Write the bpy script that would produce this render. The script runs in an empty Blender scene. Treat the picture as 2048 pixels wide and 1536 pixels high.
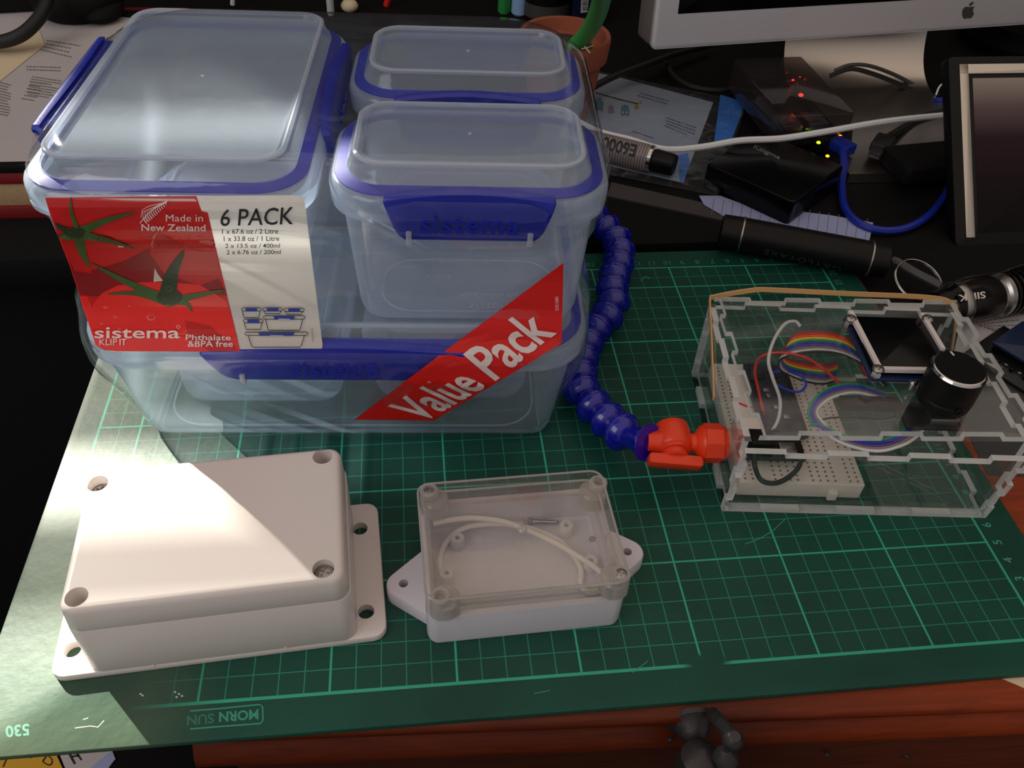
import bpy, bmesh, math, random
from mathutils import Vector, Matrix
from mathutils.geometry import tessellate_polygon
random.seed(7)
S = 0.01                                    # every length below is in centimetres; meshes are stored in metres
SC = bpy.context.scene
COL = SC.collection

# ------------------------------------------------------------------ camera
CF = 1740.467                               # focal length in pixels of the 2048 x 1536 frame
CR = ((0.99378785, -0.10295334, 0.04226478), (-0.04091296, -0.69114198, -0.72156004), (0.10349798, 0.71534843, -0.69106063))
CC = Vector((16.05926, -16.70048, 32.49206))
cam = bpy.data.objects.new('camera', bpy.data.cameras.new('camera'))
COL.objects.link(cam)
cam.data.sensor_fit = 'HORIZONTAL'; cam.data.sensor_width = 36.0
cam.data.lens = CF / 2048 * 36.0
cam.data.clip_start = 0.01; cam.data.clip_end = 50
RX, RY, RZ = Vector(CR[0]), Vector(CR[1]), Vector(CR[2])
mw = Matrix((( RX.x, -RY.x, -RZ.x, CC.x*S), (RX.y, -RY.y, -RZ.y, CC.y*S), (RX.z, -RY.z, -RZ.z, CC.z*S), (0, 0, 0, 1)))
cam.matrix_world = mw
SC.camera = cam

# ------------------------------------------------------------------ light and exposure
SUN_AZ = Vector((0.65, -0.76, 0)).normalized()      # the way the sunlight travels, seen from above
SUN_TAN = math.tan(math.radians(25))
sun = bpy.data.objects.new('sun', bpy.data.lights.new('sun', 'SUN'))
COL.objects.link(sun)
sun.data.energy = 23.0; sun.data.angle = math.radians(0.7); sun.data.color = (1.0, 0.95, 0.82)
SUN_D = Vector((SUN_AZ.x, SUN_AZ.y, -SUN_TAN)).normalized()
sun.rotation_euler = SUN_D.to_track_quat('-Z', 'Y').to_euler()
sun.location = (-1.5, 2, 1.6)
world = bpy.data.worlds.new('room_light'); SC.world = world
world.use_nodes = True
# a dim room: warm light from the ceiling, cooler and weaker from the sides
wn = world.node_tree
w_tc = wn.nodes.new('ShaderNodeTexCoord'); w_sx = wn.nodes.new('ShaderNodeSeparateXYZ'); w_rp = wn.nodes.new('ShaderNodeValToRGB')
wn.links.new(w_tc.outputs['Generated'], w_sx.inputs[0]); wn.links.new(w_sx.outputs[2], w_rp.inputs[0])
w_rp.color_ramp.elements[0].position = 0.05; w_rp.color_ramp.elements[0].color = (0.205, 0.20, 0.21, 1)
w_rp.color_ramp.elements[1].position = 0.85; w_rp.color_ramp.elements[1].color = (0.60, 0.49, 0.405, 1)
wn.links.new(w_rp.outputs[0], wn.nodes['Background'].inputs[0]); wn.nodes['Background'].inputs[1].default_value = 1.0
win = bpy.data.objects.new('window_daylight', bpy.data.lights.new('window_daylight', 'AREA'))
COL.objects.link(win)
win.data.shape = 'RECTANGLE'; win.data.size = 1.3; win.data.size_y = 1.0
win.data.energy = 9.0; win.data.color = (0.93, 0.96, 1.0)
win.location = (-1.1, -0.75, 1.3)
win.rotation_euler = (Vector((0.2, 0.12, 0.0)) - win.location).to_track_quat('-Z', 'Y').to_euler()
vs = SC.view_settings
vs.view_transform = 'Standard'; vs.look = 'None'; vs.gamma = 1.0; vs.exposure = 0.0
try: vs.use_curve_mapping = False
except Exception: pass
try:
    SC.cycles.transparent_max_bounces = 40
    SC.cycles.max_bounces = 10
    SC.cycles.sample_clamp_indirect = 4.0
except Exception: pass

# ------------------------------------------------------------------ from a pixel of the photograph to a point of the place
def ray(u, v):
    return RX*((u-1024)/CF) + RY*((v-768)/CF) + RZ
def PZ(u, v, z=0.0):
    d = ray(u, v); return CC + d*((z-CC.z)/d.z)
def PY(u, v, y):
    d = ray(u, v); return CC + d*((y-CC.y)/d.y)
def on_plane(o, n):
    o = Vector(o); n = Vector(n)
    def fn(u, v, off=0.0):
        d = ray(u, v); p = CC + d*((o-CC).dot(n)/d.dot(n))
        return p + n*off
    return fn
def on_z(z): return lambda u, v, off=0.0: PZ(u, v, z+off)

# ------------------------------------------------------------------ materials
def cut(o, g, mats=None):
    """drill the shapes of g out of a finished mesh object"""
    org = ORG[o.name]
    me = bpy.data.meshes.new('c'); me.from_pydata([tuple((p-org)*S) for p in g.v], [], g.f)
    bm = bmesh.new(); bm.from_mesh(me); bmesh.ops.recalc_face_normals(bm, faces=bm.faces); bm.to_mesh(me); bm.free()
    c = bpy.data.objects.new('c', me); COL.objects.link(c); c.location = org*S if not o.parent else (0, 0, 0)
    c.location = org*S
    bpy.context.view_layer.update()
    md = o.modifiers.new('b', 'BOOLEAN'); md.object = c; md.operation = 'DIFFERENCE'; md.solver = 'EXACT'
    dg = bpy.context.evaluated_depsgraph_get(); dg.update()
    nm = bpy.data.meshes.new_from_object(o.evaluated_get(dg))
    o.modifiers.clear(); old = o.data; nm.name = old.name; o.data = nm
    bpy.data.objects.remove(c)
    nm.polygons.foreach_set('use_smooth', [True]*len(nm.polygons)); nm.set_sharp_from_angle(angle=math.radians(35)); nm.update()
MATS = {}
def new_mat(name):
    m = bpy.data.materials.new(name); m.use_nodes = True
    MATS[name] = m
    nt = m.node_tree
    for n in list(nt.nodes): nt.nodes.remove(n)
    out = nt.nodes.new('ShaderNodeOutputMaterial')
    return m, nt, out
def L(nt, a, b): nt.links.new(a, b)
def lin(c):
    return tuple(((x/255+0.055)/1.055)**2.4 if x/255 > 0.04045 else x/255/12.92 for x in c) + (1,)
def pri(name, col, rough=0.5, metal=0.0, spec=0.5, coat=0.0, noise=None, bump=None, sheen=None, emit=None, trans=0.0):
    """col in 0..255 sRGB; noise = (scale, amount); bump = (scale, strength)"""
    m, nt, out = new_mat(name)
    b = nt.nodes.new('ShaderNodeBsdfPrincipled')
    b.inputs['Base Color'].default_value = lin(col)
    b.inputs['Roughness'].default_value = rough
    b.inputs['Metallic'].default_value = metal
    b.inputs['Specular IOR Level'].default_value = spec
    b.inputs['Coat Weight'].default_value = coat
    if emit:
        b.inputs['Emission Color'].default_value = lin(emit[0]); b.inputs['Emission Strength'].default_value = emit[1]
    if noise or bump:
        tc = nt.nodes.new('ShaderNodeTexCoord')
    if noise:
        n = nt.nodes.new('ShaderNodeTexNoise'); n.inputs['Scale'].default_value = noise[0]; n.inputs['Detail'].default_value = 6
        L(nt, tc.outputs['Object'], n.inputs['Vector'])
        r = nt.nodes.new('ShaderNodeMixRGB'); r.blend_type = 'MIX'
        c = lin(col); k = noise[1]
        r.inputs[1].default_value = tuple(x*(1-k) for x in c[:3]) + (1,)
        r.inputs[2].default_value = tuple(min(1, x*(1+k)) for x in c[:3]) + (1,)
        L(nt, n.outputs['Fac'], r.inputs[0]); L(nt, r.outputs[0], b.inputs['Base Color'])
    if bump:
        n = nt.nodes.new('ShaderNodeTexNoise'); n.inputs['Scale'].default_value = bump[0]; n.inputs['Detail'].default_value = 4
        L(nt, tc.outputs['Object'], n.inputs['Vector'])
        bp = nt.nodes.new('ShaderNodeBump'); bp.inputs['Strength'].default_value = bump[1]; bp.inputs['Distance'].default_value = 0.001
        L(nt, n.outputs['Fac'], bp.inputs['Height']); L(nt, bp.outputs[0], b.inputs['Normal'])
    if trans:
        t = nt.nodes.new('ShaderNodeBsdfTranslucent'); t.inputs[0].default_value = lin(col)
        mx = nt.nodes.new('ShaderNodeMixShader'); mx.inputs[0].default_value = trans
        L(nt, b.outputs[0], mx.inputs[1]); L(nt, t.outputs[0], mx.inputs[2]); L(nt, mx.outputs[0], out.inputs[0])
    else:
        L(nt, b.outputs[0], out.inputs[0])
    return m
def clear(name, tint, haze, hazecol, rough=0.08, ior=1.45, gloss=1.0, bump=None, streak=0.0, trl=0.5):
    """thin clear or milky plastic: light passes straight through, haze scatters, the surface reflects"""
    m, nt, out = new_mat(name)
    tr = nt.nodes.new('ShaderNodeBsdfTransparent'); tr.inputs[0].default_value = tuple(tint) + (1,)
    df = nt.nodes.new('ShaderNodeBsdfDiffuse'); df.inputs[0].default_value = tuple(hazecol) + (1,)
    tl = nt.nodes.new('ShaderNodeBsdfTranslucent'); tl.inputs[0].default_value = tuple(hazecol) + (1,)
    ml = nt.nodes.new('ShaderNodeMixShader'); ml.inputs[0].default_value = trl
    L(nt, df.outputs[0], ml.inputs[1]); L(nt, tl.outputs[0], ml.inputs[2])
    m1 = nt.nodes.new('ShaderNodeMixShader'); m1.inputs[0].default_value = haze
    L(nt, tr.outputs[0], m1.inputs[1]); L(nt, ml.outputs[0], m1.inputs[2])
    # walls seen edge-on are longer to look through: more haze there
    lw = nt.nodes.new('ShaderNodeLayerWeight'); lw.inputs[0].default_value = 0.35
    mm = nt.nodes.new('ShaderNodeMath'); mm.operation = 'MULTIPLY_ADD'; mm.inputs[1].default_value = min(0.6, haze*1.6); mm.inputs[2].default_value = haze
    mm.use_clamp = True
    L(nt, lw.outputs['Facing'], mm.inputs[0])
    src = mm.outputs[0]
    tc = nt.nodes.new('ShaderNodeTexCoord')
    if streak:
        n = nt.nodes.new('ShaderNodeTexNoise'); n.inputs['Scale'].default_value = 90; n.inputs['Detail'].default_value = 8; n.inputs['Distortion'].default_value = 1.5
        L(nt, tc.outputs['Object'], n.inputs['Vector'])
        rp = nt.nodes.new('ShaderNodeValToRGB'); rp.color_ramp.elements[0].position = 0.5; rp.color_ramp.elements[1].position = 0.85
        L(nt, n.outputs['Fac'], rp.inputs[0])
        ad = nt.nodes.new('ShaderNodeMath'); ad.operation = 'MULTIPLY_ADD'; ad.inputs[1].default_value = streak; ad.use_clamp = True
        L(nt, rp.outputs[0], ad.inputs[0]); L(nt, src, ad.inputs[2]); src = ad.outputs[0]
    L(nt, src, m1.inputs[0])
    gl = nt.nodes.new('ShaderNodeBsdfGlossy'); gl.inputs['Roughness'].default_value = rough
    gl.inputs[0].default_value = (gloss, gloss, gloss, 1)
    fr = nt.nodes.new('ShaderNodeFresnel'); fr.inputs[0].default_value = ior
    # an outward and an inward surface reflect alike
    ge = nt.nodes.new('ShaderNodeNewGeometry')
    if bump:
        n = nt.nodes.new('ShaderNodeTexNoise'); n.inputs['Scale'].default_value = bump[0]; n.inputs['Detail'].default_value = 3
        L(nt, tc.outputs['Object'], n.inputs['Vector'])
        bp = nt.nodes.new('ShaderNodeBump'); bp.inputs['Strength'].default_value = bump[1]; bp.inputs['Distance'].default_value = 0.002
        L(nt, n.outputs['Fac'], bp.inputs['Height']); L(nt, bp.outputs[0], gl.inputs['Normal'])
    lw2 = nt.nodes.new('ShaderNodeLayerWeight'); lw2.inputs[0].default_value = 0.5
    pw = nt.nodes.new('ShaderNodeMath'); pw.operation = 'POWER'; pw.inputs[1].default_value = 5.0
    L(nt, lw2.outputs['Facing'], pw.inputs[0])
    sc = nt.nodes.new('ShaderNodeMath'); sc.operation = 'MULTIPLY_ADD'; sc.inputs[1].default_value = 0.9; sc.inputs[2].default_value = 0.045; sc.use_clamp = True
    L(nt, pw.outputs[0], sc.inputs[0])
    nt.nodes.remove(fr); nt.nodes.remove(ge)
    m2 = nt.nodes.new('ShaderNodeMixShader')
    L(nt, sc.outputs[0], m2.inputs[0]); L(nt, m1.outputs[0], m2.inputs[1]); L(nt, gl.outputs[0], m2.inputs[2])
    L(nt, m2.outputs[0], out.inputs[0])
    return m
def glow(name, col, strength):
    m, nt, out = new_mat(name)
    e = nt.nodes.new('ShaderNodeEmission'); e.inputs[0].default_value = lin(col); e.inputs[1].default_value = strength
    L(nt, e.outputs[0], out.inputs[0]); return m

M = MATS
pri('black_plastic', (9, 9, 10), 0.45, spec=0.25, bump=(300, 0.05))
pri('black_matte', (9, 9, 10), 0.75, spec=0.2)
pri('black_metal', (22, 22, 23), 0.32, metal=0.6)
pri('black_rubber', (20, 20, 21), 0.6)
pri('chrome', (205, 205, 205), 0.14, metal=1.0)
pri('brushed_steel', (170, 168, 165), 0.3, metal=1.0)
pri('aluminium', (222, 219, 224), 0.45, metal=0.25, bump=(900, 0.02))
pri('stand_metal', (205, 198, 190), 0.27, metal=1.0)
pri('side_grey', (120, 112, 108), 0.5)
pri('white_plastic', (220, 212, 208), 0.34, bump=(500, 0.03))
pri('grey_box_plastic', (216, 213, 222), 0.34, bump=(500, 0.03))
pri('cord_white', (240, 234, 228), 0.5)
pri('bread_white', (226, 214, 205), 0.5)
pri('hole_dark', (120, 108, 100), 0.8)
pri('clip_blue', (20, 36, 156), 0.34, bump=(700, 0.05), coat=0.1)
pri('seal_blue', (40, 50, 158), 0.5)
pri('hose_blue', (10, 14, 150), 0.16, spec=0.6, coat=0.3)
pri('valve_orange', (226, 58, 22), 0.34)
pri('label_white', (246, 238, 224), 0.42, trans=0.45)
pri('label_red', (196, 24, 26), 0.4, trans=0.15, noise=(60, 0.10))
pri('banner_red', (222, 26, 22), 0.38, trans=0.15)
pri('tomato_bright', (232, 40, 34), 0.4, trans=0.15, noise=(40, 0.15))
pri('tomato_dark', (138, 16, 20), 0.4, trans=0.15, noise=(40, 0.15))
pri('tomato_pale', (226, 110, 104), 0.4, trans=0.1)
pri('stem_green', (54, 84, 34), 0.45, noise=(150, 0.4))
pri('stem_dark', (28, 48, 20), 0.45, noise=(150, 0.4))
pri('print_black', (24, 22, 22), 0.5)
pri('faint_grey', (58, 58, 60), 0.5)
pri('print_grey', (120, 118, 116), 0.5)
pri('print_white', (236, 226, 222), 0.42, trans=0.2)
pri('print_blue', (30, 52, 150), 0.45)
pri('mat_print', (54, 150, 126), 0.55)
pri('mat_print_worn', (42, 118, 100), 0.55)
pri('paper_white', (182, 176, 178), 0.8, noise=(30, 0.04))
pri('paper_cream', (214, 196, 164), 0.8, noise=(30, 0.06))
pri('paper_blue', (150, 158, 200), 0.8, noise=(30, 0.04))
pri('paper_yellow', (206, 158, 44), 0.8)
pri('book_red', (120, 18, 22), 0.5)
pri('book_edge', (170, 140, 104), 0.8, noise=(400, 0.2))
pri('card_white', (142, 154, 172), 0.6)
pri('card_blue', (40, 112, 200), 0.4, noise=(30, 0.35))
pri('terracotta', (140, 74, 50), 0.8, noise=(60, 0.15), bump=(200, 0.1))
pri('soil', (52, 38, 28), 0.95, bump=(300, 0.6))
pri('tube_green', (60, 168, 84), 0.4)
pri('pale_blue_plastic', (150, 184, 226), 0.4)
pri('cable_white', (222, 224, 226), 0.45)
pri('cable_blue', (18, 40, 150), 0.4)
pri('pcb_blue', (15, 36, 70), 0.4, noise=(400, 0.3))
pri('pcb_navy', (22, 30, 46), 0.4, noise=(500, 0.5))
pri('pcb_black', (22, 24, 26), 0.4, noise=(500, 0.4))
pri('pcb_green', (24, 92, 66), 0.4)
pri('rubber_tan', (206, 160, 104), 0.6)
pri('screen_dark', (7, 7, 8), 0.2, spec=0.25)
pri('floor_dark', (16, 14, 14), 0.9)
pri('wall_dark', (40, 36, 36), 0.9)
pri('desk_black', (7, 7, 8), 0.7, spec=0.2, bump=(80, 0.15))
pri('grey_strip', (66, 64, 63), 0.5)
pri('folder_grey', (56, 54, 56), 0.5)
pri('iron_dark', (62, 58, 60), 0.42, metal=0.6, bump=(120, 0.6))
for nm, c in (('wire_brown', (110, 60, 36)), ('wire_red', (214, 34, 26)), ('wire_orange', (232, 96, 24)), ('wire_yellow', (236, 196, 44)), ('wire_green', (8, 140, 84)),
              ('wire_blue', (20, 58, 180)), ('wire_purple', (96, 56, 144)), ('wire_grey', (128, 124, 126)), ('wire_white', (214, 210, 208)), ('wire_black', (26, 24, 24))):
    pri(nm, c, 0.4)
clear('milky', (0.92, 0.95, 1.0), 0.24, (0.70, 0.82, 0.95), rough=0.13, trl=0.4)
clear('milky_body', (0.93, 0.96, 1.0), 0.21, (0.70, 0.82, 0.94), rough=0.13, trl=0.4)
clear('milky_thick', (0.92, 0.95, 0.98), 0.5, (0.74, 0.78, 0.84), rough=0.15, trl=0.5)
clear('film', (0.99, 0.99, 1.0), 0.012, (0.85, 0.88, 0.92), rough=0.07, bump=(25, 0.35), streak=0.06, trl=0.5)
clear('acrylic', (0.975, 0.985, 0.98), 0.006, (0.75, 0.77, 0.76), rough=0.05, streak=0.07, trl=0.4)
clear('acrylic_edge', (0.75, 0.78, 0.77), 0.8, (0.84, 0.85, 0.84), rough=0.3, trl=0.45)
clear('lid_clear', (0.955, 0.945, 0.93), 0.03, (0.8, 0.78, 0.75), rough=0.05, trl=0.4)
clear('lid_edge', (0.82, 0.80, 0.78), 0.42, (0.72, 0.69, 0.67), rough=0.12, trl=0.4)
clear('bag_clear', (0.97, 0.975, 0.985), 0.025, (0.7, 0.73, 0.78), rough=0.12, bump=(40, 0.6), streak=0.25)
clear('smoke_clear', (0.6, 0.54, 0.54), 0.06, (0.3, 0.27, 0.27), rough=0.06)
glow('led_red', (255, 40, 24), 6.0)
glow('led_green', (150, 230, 30), 4.0)
glow('led_amber', (255, 140, 30), 4.0)

# ------------------------------------------------------------------ geometry
class G:
    def __init__(s): s.v = []; s.f = []; s.m = []
    def add(s, vs, fs, mi=0):
        b = len(s.v); s.v += [Vector(p) for p in vs]
        for f in fs: s.f.append(tuple(b+i for i in f)); s.m.append(mi)
    def loft(s, rings, cap0=True, cap1=True, mi=0, closed=True):
        n = len(rings[0]); vs = [p for r in rings for p in r]; fs = []
        for i in range(len(rings)-1):
            for j in range(n if closed else n-1):
                k = (j+1) % n
                fs.append((i*n+j, i*n+k, (i+1)*n+k, (i+1)*n+j))
        if cap0: fs.append(tuple(reversed(range(n))))
        if cap1: fs.append(tuple((len(rings)-1)*n+j for j in range(n)))
        s.add(vs, fs, mi)
    def slab(s, F, x0, x1, y0, y1, z0, z1, r=0.1, e=0.03, mi=0, seg=4, top_in=0.0, bot_in=0.0):
        """rounded block; top_in / bot_in draw the sides in"""
        prof = [(bot_in+e, z0), (bot_in+e*0.3, z0+e*0.3), (bot_in, z0+e), (top_in, z1-e), (top_in+e*0.3, z1-e*0.3), (top_in+e, z1)]
        s.rrl(F, x0, x1, y0, y1, r, prof, mi=mi, seg=seg)
    def rrl(s, F, x0, x1, y0, y1, r, prof, mi=0, seg=5, cap0=True, cap1=True):
        rings = []
        for d, z in prof:
            rings.append([F @ Vector((x, y, z)) for x, y in rrect(x0+d, x1-d, y0+d, y1-d, max(0.01, r-d if r-d > 0.02 else 0.02), seg)])
        s.loft(rings, cap0, cap1, mi)
    def lathe(s, o, ax, prof, n=24, mi=0, cap0=True, cap1=True, ref=None):
        o = Vector(o); ax = Vector(ax).normalized()
        a = Vector(ref) if ref else (Vector((0, 0, 1)) if abs(ax.z) < 0.9 else Vector((1, 0, 0)))
        e1 = (a - ax*a.dot(ax)).normalized(); e2 = ax.cross(e1)
        rings = [[o + ax*d + (e1*math.cos(2*math.pi*j/n) + e2*math.sin(2*math.pi*j/n))*r for j in range(n)] for d, r in prof]
        s.loft(rings, cap0, cap1, mi)
    def tube(s, path, r, n=8, mi=0, caps=True):
        path = [Vector(p) for p in path]; rings = []; e1 = None
        for i, p in enumerate(path):
            t = (path[min(i+1, len(path)-1)] - path[max(i-1, 0)])
            if t.length < 1e-9: t = Vector((0, 0, 1))
            t.normalize()
            if e1 is None:
                a = Vector((0, 0, 1)) if abs(t.z) < 0.9 else Vector((1, 0, 0))
                e1 = (a - t*a.dot(t)).normalized()
            else:
                e1 = (e1 - t*e1.dot(t)).normalized()
            e2 = t.cross(e1)
            rr_ = r[i] if isinstance(r, (list, tuple)) else r
            rings.append([p + (e1*math.cos(2*math.pi*j/n) + e2*math.sin(2*math.pi*j/n))*rr_ for j in range(n)])
        s.loft(rings, caps, caps, mi)
    def prism(s, F, poly, z0, z1, mi=0, mis=None):
        n = len(poly)
        vs = [F @ Vector((x, y, z0)) for x, y in poly] + [F @ Vector((x, y, z1)) for x, y in poly]
        area = sum(poly[i][0]*poly[(i+1) % n][1] - poly[(i+1) % n][0]*poly[i][1] for i in range(n))
        top = tuple(range(n, 2*n)); bot = tuple(reversed(range(n)))
        side = [(i, (i+1) % n, n+(i+1) % n, n+i) for i in range(n)]
        if area < 0:
            top, bot = tuple(reversed(top)), tuple(reversed(bot)); side = [tuple(reversed(q)) for q in side]
        s.add(vs, [top, bot], mi); b = len(s.v)-2*n
        for q in side: s.f.append(tuple(b+i for i in q)); s.m.append(mi if mis is None else mis)
    def ball(s, c, r, mi=0, n=12, sc=(1, 1, 1)):
        c = Vector(c); k = n//2
        rings = []
        for i in range(1, k):
            th = math.pi*i/k
            rings.append([c + Vector((math.sin(th)*math.cos(2*math.pi*j/n)*sc[0], math.sin(th)*math.sin(2*math.pi*j/n)*sc[1], -math.cos(th)*sc[2]))*r for j in range(n)])
        s.loft(rings, True, True, mi)
    def merge(s, g, mi=0): s.add(g.v, g.f, mi)

def rrect(x0, x1, y0, y1, r, seg=5):
    r = min(r, (x1-x0)/2-1e-4, (y1-y0)/2-1e-4); p = []
    for cx, cy, a0 in ((x1-r, y0+r, -90), (x1-r, y1-r, 0), (x0+r, y1-r, 90), (x0+r, y0+r, 180)):
        for i in range(seg+1):
            a = math.radians(a0+90*i/seg); p.append((cx+r*math.cos(a), cy+r*math.sin(a)))
    return p
def Fr(o=(0, 0, 0), rz=0.0, rx=0.0, ry=0.0):
    return Matrix.Translation(Vector(o)) @ Matrix.Rotation(math.radians(rz), 4, 'Z') @ Matrix.Rotation(math.radians(rx), 4, 'X') @ Matrix.Rotation(math.radians(ry), 4, 'Y')
I4 = Matrix.Identity(4)
def axes(o, ex, ey):
    """frame with its x and y axes along two given directions"""
    ex = Vector(ex).normalized(); ey = Vector(ey); ey = (ey - ex*ey.dot(ex)).normalized(); ez = ex.cross(ey); o = Vector(o)
    return Matrix(((ex.x, ey.x, ez.x, o.x), (ex.y, ey.y, ez.y, o.y), (ex.z, ey.z, ez.z, o.z), (0, 0, 0, 1)))
def spl(pts, n=8):
    """smooth curve through points"""
    P = [Vector(p) for p in pts]; out = []
    for i in range(len(P)-1):
        a, b, c, d = P[max(i-1, 0)], P[i], P[i+1], P[min(i+2, len(P)-1)]
        for k in range(n):
            t = k/n
            out.append(0.5*((2*b) + (c-a)*t + (2*a-5*b+4*c-d)*t*t + (3*b-a-3*c+d)*t**3))
    out.append(P[-1]); return out

ORG = {}
def thing(name, label, cat, loc=(0, 0, 0), group=None):
    o = bpy.data.objects.new(name, None); COL.objects.link(o)
    o.empty_display_size = 0.01
    o.location = Vector(loc)*S; ORG[o.name] = Vector(loc)
    o['label'] = label; o['category'] = cat
    if group: o['group'] = group
    return o
def obj(name, g, mats, parent=None, label=None, cat=None, group=None, kind=None, smooth=35, loc=None):
    if isinstance(mats, str): mats = [mats]
    org = ORG[parent.name] if parent else (Vector(loc) if loc is not None else base_of(g))
    me = bpy.data.meshes.new(name)
    me.from_pydata([tuple((p-org)*S) for p in g.v], [], g.f)
    for m in mats: me.materials.append(M[m])
    me.polygons.foreach_set('material_index', g.m)
    bm = bmesh.new(); bm.from_mesh(me)
    bmesh.ops.recalc_face_normals(bm, faces=bm.faces)
    bm.to_mesh(me); bm.free()
    if smooth:
        me.polygons.foreach_set('use_smooth', [True]*len(me.polygons))
        me.set_sharp_from_angle(angle=math.radians(smooth))
    me.update()
    o = bpy.data.objects.new(name, me); COL.objects.link(o)
    ORG[o.name] = org
    if parent: o.parent = parent
    else: o.location = org*S
    if label: o['label'] = label
    if cat: o['category'] = cat
    if group: o['group'] = group
    if kind: o['kind'] = kind
    return o
def base_of(g):
    xs = [p.x for p in g.v]; ys = [p.y for p in g.v]; zs = [p.z for p in g.v]
    return Vector(((min(xs)+max(xs))/2, (min(ys)+max(ys))/2, min(zs)))

# ------------------------------------------------------------------ flat print: outlines and lettering laid on a surface
_txt = {}
def text2d(s, bold=0.0, space=1.0, res=3):
    key = (s, bold, space, res)
    if key in _txt: return _txt[key]
    cu = bpy.data.curves.new('t', 'FONT'); cu.body = s; cu.size = 1.0; cu.offset = bold; cu.space_character = space; cu.resolution_u = res
    ob = bpy.data.objects.new('t', cu); COL.objects.link(ob)
    dg = bpy.context.evaluated_depsgraph_get(); dg.update()
    me = ob.evaluated_get(dg).to_mesh()
    vs = [(v.co.x, v.co.y) for v in me.vertices]; fs = [tuple(p.vertices) for p in me.polygons]
    ob.evaluated_get(dg).to_mesh_clear()
    bpy.data.objects.remove(ob); bpy.data.curves.remove(cu)
    _txt[key] = (vs, fs); return vs, fs
CAP = 0.70                                  # height of a capital in the built-in font at size 1
def lay(g, vs, fs, surf, off=0.01, mi=0, step=None):
    """put 2-D faces given in photograph pixels on a surface"""
    if step:
        bm = bmesh.new(); bv = [bm.verts.new((x, y, 0)) for x, y in vs]
        for f in fs:
            try: bm.faces.new([bv[i] for i in f])
            except Exception: pass
        xs = [v[0] for v in vs]; ys = [v[1] for v in vs]
        x = math.floor(min(xs)/step)*step
        while x < max(xs):
            bmesh.ops.bisect_plane(bm, geom=bm.verts[:]+bm.edges[:]+bm.faces[:], plane_co=(x, 0, 0), plane_no=(1, 0, 0)); x += step
        y = math.floor(min(ys)/step)*step
        while y < max(ys):
            bmesh.ops.bisect_plane(bm, geom=bm.verts[:]+bm.edges[:]+bm.faces[:], plane_co=(0, y, 0), plane_no=(0, 1, 0)); y += step
        bm.verts.index_update()
        vs = [(v.co.x, v.co.y) for v in bm.verts]; fs = [tuple(v.index for v in f.verts) for f in bm.faces]; bm.free()
    g.add([surf(x, y, off) for x, y in vs], fs, mi)
def poly(g, pts, surf, off=0.01, mi=0, step=None):
    tri = tessellate_polygon([[Vector((x, y, 0)) for x, y in pts]])
    lay(g, pts, [tuple(t) for t in tri], surf, off, mi, step)
def word(g, s, p0, p1, h, surf, off=0.02, mi=0, bold=0.0, step=None, space=1.0):
    """lettering along p0 -> p1 (pixels), capitals h pixels high (h may be a vector)"""
    vs, fs = text2d(s, bold, space)
    if not vs: return
    x0 = min(v[0] for v in vs); x1 = max(v[0] for v in vs)
    d = ((p1[0]-p0[0])/(x1-x0), (p1[1]-p0[1])/(x1-x0))
    if not isinstance(h, tuple):
        l = math.hypot(p1[0]-p0[0], p1[1]-p0[1]); h = ((p1[1]-p0[1])/l*h, -(p1[0]-p0[0])/l*h)
    lay(g, [(p0[0]+(x-x0)*d[0]+y/CAP*h[0], p0[1]+(x-x0)*d[1]+y/CAP*h[1]) for x, y in vs], fs, surf, off, mi, step)
def stroke(g, pts, w, surf, off=0.02, mi=0, closed=False):
    n = len(pts); P = [Vector((x, y)) for x, y in pts]; a = []; b = []
    for i in range(n):
        q0 = P[(i-1) % n] if (closed or i > 0) else P[i]; q1 = P[(i+1) % n] if (closed or i < n-1) else P[i]
        t = (q1-q0)
        t = t.normalized() if t.length > 1e-6 else Vector((1, 0)); nn = Vector((-t.y, t.x))*(w/2)
        a.append(P[i]+nn); b.append(P[i]-nn)
    vs = [(p.x, p.y) for p in a+b]
    fs = [(i, (i+1) % n, n+(i+1) % n, n+i) for i in range(n if closed else n-1)]
    lay(g, vs, fs, surf, off, mi)
def text3(g, s, F, size, depth, mi=0, bold=0.0, center=True, mirror=False, space=1.0):
    """raised lettering in the x-y plane of a frame"""
    vs, fs = text2d(s, bold, space)
    x0 = min(v[0] for v in vs); x1 = max(v[0] for v in vs); k = size/CAP
    mx = (x0+x1)/2 if center else x0
    n = len(vs); sg = -1 if mirror else 1
    A = [F @ Vector((sg*(x-mx)*k, y*k, depth)) for x, y in vs]; B = [F @ Vector((sg*(x-mx)*k, y*k, 0)) for x, y in vs]
    cnt = {}
    for f in fs:
        for i in range(len(f)):
            e = (f[i], f[(i+1) % len(f)]); cnt[e] = 1
    side = [(a, b, n+b, n+a) for (a, b) in cnt if (b, a) not in cnt]
    g.add(A+B, list(fs)+side, mi)

# ================================================================== the room
def struct(name, g, mats, **k): return obj(name, g, mats, kind='structure', **k)
g = G(); g.slab(I4, -260, 220, -160, 260, -78, -74, 0.5, 0.5); struct('floor', g, 'floor_dark')
g = G(); g.slab(I4, -55, 190, 150, 156, -74, 150, 0.5, 0.5); struct('wall_back', g, 'wall_dark')
g = G(); g.slab(I4, 186, 192, -40, 149, -74, 150, 0.5, 0.5); struct('wall_right', g, 'wall_dark')
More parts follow.
